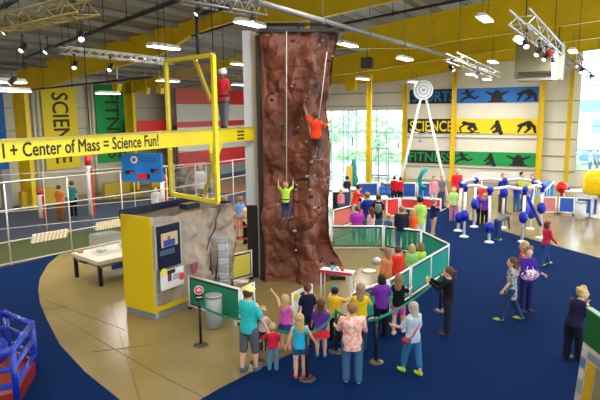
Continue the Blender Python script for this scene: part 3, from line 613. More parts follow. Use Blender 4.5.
b=MB(); b.obox(K0+ku*kl/2+kv*kd+Z*(kh-.02),ku*kl,kv*.05,Z*.26); b.obox(K0+ku*kl+kv*kd/2+Z*kh/2,ku*.05,kv*kd,Z*kh); b.build('navy_back_lip',mat('navy_edge',(.012,.02,.06),.5),t)
b=MB(); b.obox(K0+ku*.09+kv*.03+Z*kh/2,ku*.09,kv*.06,Z*(kh-.02)); b.build('grey_corner',mat('corner_grey',(.42,.45,.47),.5),t)
vs=[];fs=[];nu,nv=60,48
for j in range(nv+1):
    for i in range(nu+1):
        s=.12+(kl-.12)*i/nu; z=.32+(kh-.36)*j/nv; q=K0+ku*s+Z*z
        right=max(0,min(1,(s-.95)/.5)); am=.03+.20*right
        f=abs(noise.fractal(V((s*1.3,z*.9,2.3)),1,2.2,5))*am*1.6+noise.noise(V((s*5,z*4,1)))*.03*right
        top=0
        vs.append(q+kn*(f+.01)+Z*((.05*noise.noise(V((s*2,0,0)))) if j==nv else 0))
for j in range(nv):
    for i in range(nu): a=j*(nu+1)+i; fs.append((a,a+1,a+nu+2,a+nu+1))
b=MB(); b.add(vs,fs,0,True); o=t['_w']
b.build('rock_front',ramp_mat('kiosk_rock',[(.2,(.14,.095,.07)),(.45,(.36,.28,.22)),(.8,(.52,.44,.38))],1.6,.75,9,.6,dist=1.2),t,fix=False)
def kq(px,py,off=0): return plane_hit(px,py,K0+kn*.07,kn)+kn*off
def kbox(x0,y0,x1,y1,off,th,name,m,parent):
    p=kq(x0,y0);q=kq(x1,y1); s0,s1=(p-K0).dot(ku),(q-K0).dot(ku); b=MB()
    b.obox(K0+ku*(s0+s1)/2+kn*(.07+off)+Z*(p.z+q.z)/2,ku*(s1-s0),kn*th,Z*abs(p.z-q.z)); return b.build(name,m,parent)
kbox(153.5,226,182,262.5,-.02,.1,'screen_surround',mat('surround_grey',(.40,.38,.36),.6),t)
scr=kbox(155,227,179.5,263,.04,.04,'screen',mat('screen_navy',(.006,.012,.035),.2),t)
kbox(159,234,176,243.5,.065,.012,'picture',mat('screen_picture',(.42,.33,.17),.3,emit=.25),scr)
kbox(161.5,240.5,173,244,.075,.01,'blue_figure',mat('screen_blue',(.03,.06,.35),.3),scr)
kbox(165.5,235.8,168,240.5,.075,.01,'figure_head',mat('screen_brown',(.20,.08,.05),.3),scr)
kbox(158,251,173,252,.065,.01,'caption',mat('screen_caption',(.05,.09,.16),.3),scr)
sg=kbox(158.5,272,182,283,.06,.03,'white_sign',mat('sign_white',(.72,.72,.74),.5),t)
def kdisc(px,py,r,m,name):
    p=kq(px,py); b=MB(); b.tube(p+kn*.06,p+kn*.09,r,n=16); b.build(name,m,sg)
kdisc(162,272,.10,mat('sun_yellow',(.85,.72,.05),.5),'yellow_disc'); kdisc(179.5,275.5,.10,mat('sign_red',(.70,.06,.09),.5),'red_disc')
kbox(165,270.5,173,271.8,.08,.01,'title_line',black,sg); kbox(165.5,273.5,169.5,280,.08,.01,'photo',mat('sign_purple',(.16,.03,.08),.5),sg)
kbox(171,274,178,274.6,.08,.01,'text_line',mat('sign_greytext',(.35,.36,.4),.5),sg); kbox(171,277,177,277.6,.08,.01,'text_line',mat('sign_greytext'),sg)
kbox(189,263.5,195,271,.10,.03,'plum_sticker',mat('plum',(.28,.05,.10),.6),t)
# crack like dark plants on the rock
b=MB(); rr=random.Random(2)
for px,y0,y1 in ((203,252,276),(207,246,275),(210,256,278),(216,240,268),(214,262,280),(206,262,279)):
    p=kq(px,y1,.2);q=kq(px+rr.uniform(-2,3),y0,.2); b.path([p,p.lerp(q,.5)+ku*rr.uniform(-.05,.05),q],[.03,.02,.006],6)
p=kq(199,250,.12); b.path([kq(203,250,.14),kq(206,238,.13),kq(212,228,.12),kq(213,218,.11),kq(218,208,.10)],[.012,.02,.025,.02,.012],6)
b.build('dark_relief_stems',mat('stem_dark',(.07,.04,.05),.8),t)
# things on the kiosk roof
for s,l in ((1.9,'small dark equipment box lying on top of the kiosk'),):
    b=MB(); b.obox(K0+ku*s+kv*.5+Z*(kh+.0),ku*.5,kv*.3,Z*.14); b.build('equipment_box',dark,None,l,'box')
# leaflet rack at the end of the kiosk
rp=G(225,299); t=thing('leaflet_rack',rp,'tall narrow grey leaflet rack between kiosk and yellow barrier','rack')
b=MB(); b.obox(rp+Z*.92,ku*.05,kv*.3,Z*1.84); b.box(rp+Z*.02,(.3,.35,.04)); b.build('back_board',mat('rack_grey',(.40,.44,.50),.5),t)
for k in range(8):
    b=MB(); z=.2+.205*k; b.hexa([rp+V((-.13,-.06,z)),rp+V((.13,-.06,z)),rp+V((.13,0,z)),rp+V((-.13,0,z))],[rp+V((-.13,-.14,z+.17)),rp+V((.13,-.14,z+.17)),rp+V((.13,0,z+.17)),rp+V((-.13,0,z+.17))]); b.build('leaflet_pocket',mat('leaflet_%d'%(k%2),((.50,.55,.62) if k%2 else (.70,.72,.75)),.5),t)
# ---------------------------------------------------------------- barriers with coloured mesh
GM={'green':mesh_mat('green_barrier_mesh',(.004,.30,.18),.86),'thin':mesh_mat('thin_green_barrier_mesh',(.02,.42,.26),.45),'yellow':mesh_mat('yellow_barrier_mesh',(.85,.76,.12),.97),'teal':mesh_mat('teal_barrier_mesh',(.003,.36,.27),.93),'red':mesh_mat('red_barrier_mesh',(.70,.03,.03),.93),'blue':mesh_mat('blue_barrier_mesh',(.02,.12,.55),.93),'coral':mesh_mat('coral_barrier_mesh',(.75,.17,.13),.85),'pink':mesh_mat('pink_barrier_mesh',(.70,.22,.25),.85)}
def barrier(p,q,col,label,h=.92,mid=0,blackrim=True,group='mesh barrier panels',r=.032):
    p=V((p.x,p.y,0));q=V((q.x,q.y,0)); t=thing('barrier_panel',(p+q)/2,label,'barrier',group); d=(q-p).normalized(); n=d.cross(Z)
    for nm,z in (('top_rail',h),('bottom_rail',.10)): b=MB(); b.tube(p+Z*z,q+Z*z,r,n=8); b.build(nm,whitem,t)
    for e in (p+d*.03,q-d*.03): b=MB(); b.tube(e,e+Z*h,r,n=8); b.build('post',whitem,t); 
    for e in (p+d*.03,q-d*.03): b=MB(); b.tube(e,e+Z*.06,r*2,n=8); b.build('foot',black,t)
    for k in range(mid): e=p.lerp(q,(k+1)/(mid+1)); b=MB(); b.tube(e+Z*.1,e+Z*h,r*.8,n=8); b.build('mid_post',whitem,t)
    b=MB(); b.obox((p+q)/2+Z*(h+.1)/2,(q-p)-d*.1,n*.008,Z*(h-.16)); b.build('mesh_panel',GM[col],t)
    if blackrim:
        b=MB(); L=(q-p).length-.12
        for z in (h-.05,.15): b.obox((p+q)/2+Z*z,d*L,n*.02,Z*.045)
        for s in (-1,1): b.obox((p+q)/2+d*s*L/2+Z*(h+.1)/2,d*.045,n*.02,Z*(h-.15))
        b.build('black_trim',black,t)
    return t
gb1=barrier(G(189.5,308.5),G(241,325),'green','dark green mesh barrier running from the kiosk towards the man in the yellow cap')
barrier(G(242,325),G(255,317),'green','short green mesh barrier behind the man in the yellow cap')
barrier(G(229,285),G(252.5,278.5),'yellow','yellow mesh barrier between leaflet rack and climbing wall')
barrier(G(331,250),G(383,250),'thin','see-through green mesh barrier behind which the woman in magenta stands')
barrier(G(383.5,250),G(421,255.5),'thin','green mesh barrier in front of the adult in lime green')
barrier(G(421.5,256),G(448,271.5),'teal','teal mesh barrier at the far right corner of the climbing ring')
barrier(G(448,273),G(410,299),'teal','teal mesh barrier next to the visitor taking a photo',mid=1)
barrier(G(409,300),G(388,315),'teal','teal mesh barrier behind the girl with pink shorts',mid=0)
barrier(G(387,315),G(350,331),'teal','teal mesh barrier hidden mostly behind the purple and yellow shirts')
barrier(G(333,231),G(352,225),'coral','coral mesh barrier left of the woman in magenta')
barrier(G(333,243),G(354,236),'coral','low coral panel seen through the green mesh beside the climbing wall',h=.5)
for i,(x0,x1) in enumerate(((357,378),(379,401),(402,416),(417,431))): barrier(G(x0,199),G(x1,199),'blue',('far blue barrier panel under the yellow column','far blue barrier panel left of the tall frame leg','far blue barrier panel between the frame legs','far blue barrier panel by the right frame leg')[i],h=.95,blackrim=False,r=.045)
for i,(x0,x1) in enumerate(((400,419),(420,441))): barrier(G(x0,210),G(x1,211),'red',('low red barrier left of the adult in lime green','low red barrier right of the adult in lime green')[i],h=.62,blackrim=False,r=.045)
barrier(G(381,219),G(399,217),'red','red barrier under the white counter',h=.95,blackrim=False)
barrier(G(541,214),G(556,214),'pink','pink panel between the tube sculpture and the red ball',h=.85,blackrim=False)
for i,(x0,x1) in enumerate(((558,574),(575,591),(592,612))): barrier(G(x0,214+i),G(x1,215+i),'blue',('right blue panel under the red ball','right blue panel behind the metal bin','blue panel below the yellow dome at the right edge')[i],h=.85,blackrim=False)
# white paw on dark green mesh: oval white emblem at its end
p=G(236,323)+Z*.68; 
# round leaf-print patches in the green mesh
# stanchions
def stanchion(p,label,sign=False):
    t=thing('queue_post',p,label,'queue post',None if sign else 'belt queue posts')
    b=MB(); b.lathe(p,[(.17,0),(.17,.015),(.12,.035),(.04,.05)],20); b.build('base',mat('base_bronze',(.10,.08,.07),.35,metal=.6),t)
    b=MB(); b.tube(p+Z*.04,p+Z*(1.08 if sign else .9),.032,n=12); b.build('pole',black,t)
    b=MB(); b.tube(p+Z*.88,p+Z*.98,.038,n=12); b.build('belt_head',mat('head_green',(.01,.16,.09),.4) if not sign else black,t)
    if sign:
        f=(CAM-p); f.z=0; f.normalize(); r_=f.cross(Z)
        b=MB(); b.obox(p+Z*1.22,r_*.17,f*.025,Z*.34); s=b.build('sign_plate',black,t)
        c=p+Z*1.30+f*.018; b=MB(); b.tube(c,c+f*.006,.105,n=20); b.build('white_disc',white,s)
        b=MB(); b.tube(c+f*.006,c+f*.012,.088,n=20); b.build('red_disc',mat('stop_red',(.75,.04,.04),.4),s)
        b=MB(); b.obox(c+f*.016,r_*.1,f*.006,Z*.035); b.obox(c+f*.016+Z*.02,r_*.035,f*.006,Z*.06); b.build('white_symbol',white,s)
        b=MB(); b.obox(p+Z*1.13+f*.016,r_*.13,f*.006,Z*.02); b.build('white_line',white,s)
    return p
S1=stanchion(G(201,345),'black queue post carrying a round red and white sign, leftmost queue post',True)
S2=stanchion(G(258,362),'queue post hidden behind the man in the yellow cap')
S3=stanchion(G(307,379),'queue post right of the girl in the bright blue top')
S4=stanchion(G(336,352),'queue post between the girl in the red skirt and the woman in floral pink')
S5=stanchion(G(376,362),'queue post between the woman in floral pink and the woman in pale blue')
S6=stanchion(G(440,311),'queue post in front of the visitor taking a photo')
beltm=mat('belt_green',(.01,.30,.17),.5)
for p,q,l in ((S1,S2,'green queue belt from the sign post to the man in the yellow cap'),(S2,S3,'green queue belt passing behind the toddler in red'),(S3,S4,'green queue belt in front of the girl in the red skirt'),(S4,S5,'green queue belt in front of the floral pink woman'),(S5,S6,'green queue belt to the right of the floral pink woman')):
    b=MB(); n=10; pts=[p.lerp(q,.03+.94*i/n)+Z*(.93-.10*(1-(2*i/n-1)**2)) for i in range(n+1)]
    d=(q-p).normalized().cross(Z)*.003
    for u,w in zip(pts,pts[1:]): b.hexa([u-d-Z*.03,w-d-Z*.03,w+d-Z*.03,u+d-Z*.03],[u-d+Z*.03,w-d+Z*.03,w+d+Z*.03,u+d+Z*.03])
    b.build('queue_belt',beltm,None,l,'belt','queue belts')
# bin
def bin_(p,h,r,label,m):
    t=thing('waste_bin',p,label,'bin'); b=MB(); b.lathe(p,[(r*.92,0),(r,.03),(r,h-.06)],20); b.build('bin_body',m,t); b=MB(); b.lathe(p,[(r*1.05,h-.06),(r*1.05,h-.02),(r*.8,h),(r*.35,h+.01)],20); b.build('lid',grey,t)
bin_(G(214.5,327),.84,.2,'grey cylindrical waste bin between the sign post and the green barrier',mat('bin_grey',(.30,.34,.38),.4,metal=.3))
bin_(G(580,219),.85,.25,'pale metal waste bin on the shiny floor at the right',mat('bin_pale',(.55,.57,.60),.3,metal=.3))
# sign board and counter at the foot of the climbing wall
p=G(293,333);q=G(312,322); t=thing('standing_sign',(p+q)/2,'white sign board with a yellow spot at the foot of the climbing wall','sign')
d=(q-p).normalized(); n=d.cross(Z); b=MB(); b.obox((p+q)/2+Z*.62,(q-p),n*.03,Z*.75); b.build('board',white,t)
b=MB(); b.tube(p+d*.12+Z*.86+n*.02,p+d*.12+Z*.86+n*.03,.09,n=14); b.build('yellow_spot',mat('sun_yellow'),t); b=MB(); b.obox(p+d*.38+Z*.88+n*.02,d*.2,n*.01,Z*.05); b.build('black_word',black,t)
for e in (p,q): b=MB(); b.tube(e,e+Z*.98,.025); b.build('leg',whitem,t)
c0=PD(319,284,14.6);c1=PD(352,291,14.2); c0.z=c1.z=.98; t=thing('check_in_table',V(((c0.x+c1.x)/2,(c0.y+c1.y)/2,0)),'narrow white check-in table with a red edge behind the queue','table')
d=(c1-c0).normalized(); n=d.cross(Z); n=n if n.y<0 else -n
b=MB(); b.obox((c0+c1)/2-n*.15,c1-c0,n*.34,Z*.04); b.build('table_top',white,t); b=MB(); b.obox((c0+c1)/2+n*.03,c1-c0,n*.02,Z*.07); b.build('red_edge',mat('magenta_edge',(.62,.03,.10),.5),t)
for e in (c0+d*.05-n*.02,c1-d*.05-n*.02,c0+d*.05-n*.28,c1-d*.05-n*.28): b=MB(); b.tube(V((e.x,e.y,0)),e,.02); b.build('leg',whitem,t)
for f,c_,l in ((.35,(.05,.55,.70),'small turquoise cup on the check-in table'),(.5,(.75,.75,.78),'small white cup on the check-in table'),(.66,(.60,.05,.06),'small red cup on the check-in table')):
    e=c0.lerp(c1,f)-n*.14+Z*.02; b=MB(); b.lathe(e,[(.04,0),(.055,.1),(.05,.1),(.035,.01)],12); b.build('cup',mat('cup_%d'%int(f*100),c_,.4),None,l,'cup','cups on the check-in table')
b=MB(); p=G(369,271.5); b.lathe(p,[(.24,0),(.24,.03),(.2,.045)],24); b.build('floor_disc',mat('ivory_disc',(.72,.68,.55),.4),None,'flat round ivory disc on the concrete beside the climbing wall','disc')
b=MB(); p=G(377,263); b.lathe(p,[(.14,0),(.16,.12),(.05,.2)],16); b.build('chalk_bag',mat('bag_white',(.6,.6,.66),.8),None,'small pale bag on the floor inside the climbing ring','bag')
# ---------------------------------------------------------------- fence on the left
def railfence(p,q,n,hs,htop,label,r=.035,m=whitem,e0=0,e1=0):
    t=thing('rail_fence',(p+q)/2,label,'fence'); d=(q-p)
    for i in range(n+1): e=p+d*i/n; b=MB(); b.tube(e,e+Z*htop,r,n=8); b.build('post',m,t)
    for h in hs: b=MB(); b.tube(p+Z*h,q+Z*h,r*.85,n=8); b.build('rail',m,t)
    return t
cream=mat('cream_rail',(.66,.63,.55),.45)
f0,f1=G(17,263.5),G(82,250); fd=(f1-f0).normalized(); fl_=(f1-f0).length
railfence(f0-fd*fl_,f0+fd*fl_*3.6,5,(.06,*[(plane_hit(0,ya,f0,fd.cross(Z)).z+plane_hit(100,yb,f0,fd.cross(Z)).z)/2 for ya,yb in ((243,226),(211,198),(187,169.5))]),2.85,'tall cream tube fence running along the turf at the left, nearest one',.028,cream)
g0,g1=G(0,241),G(118,228); gd=(g1-g0).normalized()
railfence(g0-gd*2,g0+gd*9.5,6,(.5,1.2,2.75),2.8,'second cream tube fence behind the turf strip at the left',.02,cream)
h0,h1=G(170,222),G(250,202)
railfence(G(176,226),G(250,206),4,(.9,1.8,2.7),2.75,'cream tube fence seen through the bottom of the yellow gate',.03,cream)
for i,(x0,y0,x1,y1,l) in enumerate(((33,238,68,234,'left striped yellow and white pad fixed on the near fence'),(97,226.5,122,222.5,'right striped yellow and white pad above the display table'))):
    def onf(px,py,z): 
        r=ray(px,py); nn_=fd.cross(Z); return plane_hit(px,py,f0,nn_)
    p=onf(x0,y0,0);q=onf(x1,y1,0); z=(p.z+q.z)/2; p.z=q.z=z; t=thing('striped_pad',(p+q)/2-Z*.18,l,'pad','striped pads on the fence'); k=9; d=(q-p); n=fd.cross(Z)
    n=n if n.y<0 else -n
    y_=MB();w_=MB()
    for j in range(k*2):
        c_=p+d*(j+.5)/(k*2); (y_ if j%2 else w_).hexa([c_-d/(k*4)-Z*.15+n*.02-fd*.05,c_+d/(k*4)-Z*.15+n*.02-fd*.05,c_+d/(k*4)-Z*.15-n*.12-fd*.05,c_-d/(k*4)-Z*.15-n*.12-fd*.05],[c_-d/(k*4)+Z*.15+n*.02+fd*.05,c_+d/(k*4)+Z*.15+n*.02+fd*.05,c_+d/(k*4)+Z*.15-n*.12+fd*.05,c_-d/(k*4)+Z*.15-n*.12+fd*.05])
    y_.build('yellow_stripes',mat('pad_yellow',(.70,.50,.10),.5),t); w_.build('white_stripes',white,t)
# display table on the left
a0=G(77,277);a1=G(101,286); u=(a1-a0).normalized(); v=V((-u.y,u.x,0)); v=v if v.x>0 else -v; th=.80
L1=(a1-a0).length; L2=1.7; t=thing('display_table',a0+u*L1/2+v*L2/2,'low white display table on black legs left of the kiosk','table')
tw=mat('table_white',(.66,.62,.52),.45)
b=MB(); b.obox(a0+u*L1/2+v*L2/2+Z*(th-.06),u*(L1+.25),v*(L2+.2),Z*.12); b.build('table_top',tw,t)
b=MB(); b.obox(a0+u*L1/2+v*L2/2+Z*(th-.17),u*(L1+.1),v*(L2+.05),Z*.12); b.build('apron',mat('apron_grey',(.30,.29,.27),.5),t)
b=MB(); b.obox(a0+u*(L1+.03)+v*(L2*.6)+Z*.53,u*.04,v*L2*.75,Z*.2); b.build('blue_side_box',mat('table_blue',(.02,.06,.45),.4),t)
for s,w in ((0,0),(1,0),(0,1),(1,1)): b=MB(); c_=a0+u*L1*s+v*L2*w; b.obox(c_+Z*.33,u*.10,v*.10,Z*.66); b.build('leg',black,t)
b=MB(); b.obox(a0+u*L1/2-v*.12+Z*.66,u*.35,v*.12,Z*.05); b.build('crank',black,t)
acr=mat('clear_acrylic',(.8,.8,.8),.05,alpha=.22)
c_=a0+u*L1/2+v*L2*.38+Z*th; b=MB(); b.obox(c_+Z*.32,u*.55,v*.8,Z*.64); b.build('clear_cover',acr,None,'clear plastic cover standing on the display table','cover')
for i,(s,w,cc,l) in enumerate(((.35,.35,(.75,.75,.78),'white model piece under the clear cover'),(.6,.75,(.42,.30,.22),'brown model piece on the display table'),(.3,.85,(.62,.55,.45),'sandy model piece near the kiosk end of the display table'))):
    b=MB(); q=a0+u*L1*s+v*L2*w+Z*th; b.ball(q+Z*.07,(.16,.10,.09),10,6); b.ball(q+V((.1,.05,.12)),(.08,.06,.07),8,5); b.build('model_piece',mat('piece_%d'%i,cc,.5),None,l,'model')
b=MB(); b.obox(a0+u*.1+v*.12+Z*(th+.03),u*.16,v*.12,Z*.06); b.build('orange_block',mat('orange_block',(.6,.15,.03),.5),None,'small orange block on the near corner of the display table','block')
# ---------------------------------------------------------------- blue tube pen bottom left
tb=mat('glossy_blue_tube',(.006,.035,.42),.18,coat=.5); C1=G(36,373);C2=G(5,311,1.1);C2.z=0;C3=G(12,348,1.1);C3.z=0;C4=C3+V((-1.4,-.9,0)); C5=C2+V((-1.3,-.6,0))
t=thing('play_pen',(C1+C3)/2+V((-.8,0,0)),'glossy blue tube pen with red lower panels in the bottom left corner','play pen')
for e in (C1,C2,C3,C4,C5): b=MB(); b.tube(e,e+Z*1.07,.062,n=12); b.ball(e+Z*1.07,.064,12,6); b.build('post',tb,t)
for p,q in ((C5,C2),(C2,C1),(C1,C3),(C3,C4)):
    for h,r in ((1.05,.062),(.72,.05),(.40,.05)):
        b=MB(); b.tube(p+Z*h,q+Z*h,r,n=10); b.build('rail',tb,t)
    d=(q-p); n=d.cross(Z).normalized(); b=MB(); b.obox((p+q)/2+Z*.14,d*.96,n*.04,Z*.26); b.build('red_panel',mat('dark_red_panel',(.22,.012,.008),.4),t)
b=MB(); b.prism([V((e.x,e.y,.01)) for e in (C5,C2,C1,C3,C4)],Z*.12); b.build('red_floor',mat('brick_red_floor',(.26,.03,.015),.5),t)
b=MB(); e=(C2+C1)/2+V((-.25,-.35,.26)); b.ball(e+Z*.25,(.16,.22,.27),14,8); b.tube(e,e+Z*.5,.05); b.build('blue_bumper',tb,t)
# ---------------------------------------------------------------- counter bottom right
k0=PD(583,342,9.4); xx=k0.x; hh=k0.z; gz=PD(583,308,9.4).z
t=thing('activity_counter',V((xx+.5,8.8,0)),'multicoloured activity counter with a green top box in the bottom right corner','counter')
b=MB(); b.hexa([V((xx-.09,8.0,0)),V((xx+1.4,8.0,0)),V((xx+1.4,9.4,0)),V((xx-.09,9.4,0))],[V((xx,8.0,hh)),V((xx+1.4,8.0,hh)),V((xx+1.4,9.4,hh)),V((xx,9.4,hh))]); b.build('cream_body',mat('cream_laminate',(.55,.50,.40),.4),t)
def sface(y0,y1,z0,z1,m,name,o=.012):
    f=lambda z: xx-.09*(1-z/hh); b=MB(); b.hexa([V((f(z0)-o,y0,z0)),V((f(z0)+.01,y0,z0)),V((f(z0)+.01,y1,z0)),V((f(z0)-o,y1,z0))],[V((f(z1)-o,y0,z1)),V((f(z1)+.01,y0,z1)),V((f(z1)+.01,y1,z1)),V((f(z1)-o,y1,z1))]); b.build(name,m,t)
for z0,z1,c_ in ((.80,.95,(.62,.62,.60)),(.62,.78,(.10,.20,.42)),(.44,.60,(.62,.62,.60)),(.2,.42,(.30,.33,.36))): sface(9.22,9.37,z0*hh,z1*hh,mat('stripe_%d'%int(z0*100),c_,.4),'side_stripe')
sface(8.90,9.16,.12,.80*hh,mat('counter_yellow',(.62,.40,.01),.4),'yellow_panel'); sface(8.1,8.86,.12,.80*hh,mat('counter_olive',(.25,.24,.12),.5),'olive_panel'); sface(8.1,9.16,.83*hh,.94*hh,mat('counter_bluegrey',(.20,.26,.36),.4),'blue_grey_band')
b=MB(); b.obox(V((xx+.05,8.75,(hh+gz)/2)),X*.08,Y*1.25,Z*(gz-hh)); b.build('green_top_box',mat('grass_green_panel',(.012,.13,.025),.5),t)
b=MB(); b.obox(V((xx+.05,8.75,gz+.012)),X*.10,Y*1.27,Z*.024); b.build('mint_edge',mat('mint_edge',(.25,.50,.35),.5),t)
# ---------------------------------------------------------------- tube sculpture
pts=[(458,231),(464,237),(489,242.5),(522,242),(540,238),(530,229),(502,228),(474,227)]
t=thing('tube_sculpture',G(497,235),'ring of white upright tubes with royal blue balls on the carpet','sculpture')
rb=mat('royal_blue_ball',(.006,.02,.40),.3); TZ=2.12; tops=[]
zs=[.6,.9,.62,1.0,1.25,.7,1.6,1.05]
for i,(x,y) in enumerate(pts):
    p=G(x,y); q=p+V((random.uniform(-.04,.08),random.uniform(-.05,.05),TZ)); tops.append(q)
    b=MB(); b.tube(p,q,.055,n=10); b.build('upright',white,t); b=MB(); b.lathe(p,[(.19,0),(.19,.03),(.08,.08)],16); b.build('foot_plate',white,t)
    e=p.lerp(q,zs[i]/TZ); b=MB(); b.ball(e,(.18,.18,.25),14,9); b.build('ball',rb,t)
    b=MB(); b.ball(q,(.14,.14,.14),12,8); b.tube(q-Z*.22,q,.085,n=10); b.build('joint',rb,t)
for i in range(8): b=MB(); b.path([tops[i],tops[i].lerp(tops[(i+1)%8],.5)+Z*.10,tops[(i+1)%8]],.06,8); b.build('top_tube',white,t)
for i,j in ((3,5),(4,3)): 
    b=MB(); p=G(*pts[i]);q=tops[j]; b.tube(p.lerp(tops[i],.25),p.lerp(q,.85),.07,n=8); b.build('slanted_tube',rb,t)
# ---------------------------------------------------------------- tall white A frame with disc
ap=PD(423.5,96,35); t=thing('pendulum_frame',V((ap.x,ap.y,0)),'very tall thin white A frame topped by a round disc in front of the banners','frame')
for x,y in ((396,192),(448,194)): b=MB(); p=G(x,y+7); b.tube(p,ap+V((.12 if x>420 else -.12,0,0)),.10,.07,n=8); b.build('leg',white,t)
b=MB(); dc=PD(423.5,90,34.9); 
b.tube(dc,dc+Y*.12,.60,n=32); b.build('disc',mat('disc_white',(.72,.74,.78),.4),t)
for r0,r1,nm in ((.50,.44,'outer_ring'),(.30,.24,'inner_ring')):
    b=MB(); n=32; vs=[]
    for i in range(n): a=2*PI*i/n; vs+= [dc+V((math.cos(a)*r0,-.012,math.sin(a)*r0)),dc+V((math.cos(a)*r1,-.012,math.sin(a)*r1))]
    b.add(vs,[(2*i,2*i+1,(2*i+3)%(2*n),(2*i+2)%(2*n)) for i in range(n)]); b.build(nm,mat('ring_grey',(.30,.34,.42),.5),t)
b=MB(); b.tube(dc-Y*.02,dc-Y*.0,.1,n=16); b.build('hub',mat('ring_grey'),t)
b=MB(); w0,w1=PD(411,131,35.0),PD(420.5,134.5,35); w2=PD(432,131,35); b.path([w0,w1,w2],.05,6); b.tube(w1,w1-Z*.35,.03); b.ball(w1-Z*.4,.1,8,6); b.build('crossbar',grey,t)
# white counter, cabinet, round table, play items in the middle distance
def blob(name,px0,py0,px1,py1,d,m,label,cat,depth=.6,base=True):
    p=PD(px0,py1,d);q=PD(px1,py0,d); z0=0 if base else p.z; b=MB(); b.obox(V(((p.x+q.x)/2,d+depth/2,(z0+q.z)/2)),X*(q.x-p.x),Y*depth,Z*(q.z-z0)); return b,V(((p.x+q.x)/2,d+depth/2,z0)),q.z
b,c_,z_=blob('',333.5,192,348,213,28.5,None,'','',.8); t=thing('storage_cabinet',c_,'black cabinet with a navy side behind the barriers, beside the climbing wall','cabinet')
b.build('body',black,t); b=MB(); q=PD(348,192,28.5); b.obox(V((q.x-.12,28.47,c_.z+z_/2)),X*.34,Y*.06,Z*z_); b.build('navy_door',mat('navy_door',(.03,.05,.16),.4),t); b=MB(); b.obox(V((c_.x,c_.y,z_+.03)),X*.85,Y*.9,Z*.06); b.build('cabinet_top',white,t)
p=G(369,219); t=thing('white_counter',p,'white topped counter with people leaning on it, left of the red barrier','counter')
b=MB(); b.obox(p+Z*1.0+V((.3,.3,0)),X*1.3,Y*.9,Z*.08); b.build('counter_top',white,t)
for s in (-.25,.85): b=MB(); b.obox(p+V((s,.3,.48)),X*.08,Y*.7,Z*.96); b.build('leg',whitem,t)
p=G(341,201); t=thing('round_table',p,'round white table with a navy rim in front of the glazed wall','table')
b=MB(); b.lathe(p,[(.9,.70),(1.0,.74),(1.0,.76),(.9,.78),(.02,.78)],28); b.build('table_top',mat('table_ice',(.62,.72,.80),.3),t); b=MB(); b.lathe(p,[(1.01,.68),(1.03,.72),(1.01,.75)],28); b.build('rim',mat('navy_edge'),t); b=MB(); b.tube(p,p+Z*.7,.12); b.lathe(p,[(.45,0),(.45,.03),(.1,.06)],16); b.build('pedestal',grey,t)
b,c_,z_=blob('',346,166,352.5,181,38,None,'','',.1); b.build('yellow_easel',mat('easel_yellow',(.72,.50,.08),.5),None,'yellow display board in front of the glazed wall','board')
b=MB(); p=G(353.5,186); b.lathe(p,[(.30,0),(.36,.3),(.22,.9),(.25,1.3),(.12,1.7),(.14,1.9)],14); b.build('teal_statue',mat('teal_statue',(.01,.30,.28),.4),None,'tall teal figure shaped display beside the yellow board','display')
b=MB(); p=G(424,203); q=PD(423.5,170,30.5); b.lathe(V((q.x,30.5,0)),[(.18,0),(.18,.06),(.03,.1),(.03,1.0)],12); b.path([V((q.x+.12,30.5,1.0)),V((q.x-.15,30.5,1.15)),V((q.x-.2,30.5,1.5)),V((q.x-.05,30.5,1.9)),V((q.x+.18,30.5,2.05))],.13,10); b.build('teal_arc',mat('teal_plastic',(.0,.38,.42),.35),None,'turquoise curved display on a stand between the tall frame legs','display')
b,c_,z_=blob('',478,189,490,196,29,None,'','',.8,False); b.build('red_bench',red,None,'low red bench seat seen through the tube sculpture','bench')
for x,l in ((482,'white panel card on the carpet exhibit, left'),(507,'white panel card behind the tube sculpture, right')):
    p=PD(x-9,173,33);q=PD(x+9,179,33); b=MB(); b.obox((p+q)/2,X*(q.x-p.x),Y*.05,Z*(p.z-q.z)); b.tube(V(((p.x+q.x)/2,33,0)),V(((p.x+q.x)/2,33,q.z)),.04); b.build('panel_card',white,None,l,'board')
# right hand play items
p=G(547,214); t=thing('blue_ramp',G(546,212),'small bright blue sloping ramp with white stripes left of the red ball','ramp')
q0,q1,q2=PD(540,196,28.6),PD(554,181.5,28.6),PD(553,196,28.6); b=MB(); b.prism([q0,q1,q2],Y*.6); b.build('ramp_body',mat('ramp_blue',(.02,.28,.75),.35),t)
b=MB(); b.tube(q0+V((0,-.02,0)),q1+V((0,-.02,0)),.05); b.build('white_rail',white,t)
b=MB()
for f in (.3,.5,.7): a=q0.lerp(q1,f)-Y*.02; c_=q0.lerp(q2,f)-Y*.02; b.tube(a,c_,.025,n=5)
b.build('stripe',white,t); b=MB(); b.obox((q0+q2)/2+V((0,.3,-.0))-Z*(q0.z/2),X*.1,Y*.1,Z*q0.z); b.build('leg',whitem,t)
b=MB(); c_=PD(562,187.5,29.5); b.ball(c_,.31,20,14); b.tube(V((c_.x,c_.y,0)),c_,.07); b.lathe(V((c_.x,c_.y,0)),[(.25,0),(.25,.04),(.07,.08)],14); b.build('red_globe',mat('glossy_red',(.70,.008,.012),.15,coat=.6),None,'glossy red globe on a stand beside the blue ramp','globe')
t=thing('yellow_dome',V((PD(608,190,26).x,26,0)),'big glossy yellow dome shaped play capsule at the right edge','play capsule')
c_=PD(608,186,26); b=MB(); b.lathe(V((c_.x,26.6,c_.z-.45)),[(.74,0),(.80,.12),(.82,.3),(.82,.75),(.76,1.0),(.6,1.12),(.2,1.18),(.01,1.18)],28); b.build('capsule',mat('glossy_yellow',(.85,.58,.0),.15,coat=.6),t); b=MB(); b.lathe(V((c_.x,26.6,0)),[(.4,0),(.4,.1),(.12,.2),(.12,c_.z-.4)],16); b.build('pedestal',whitem,t)
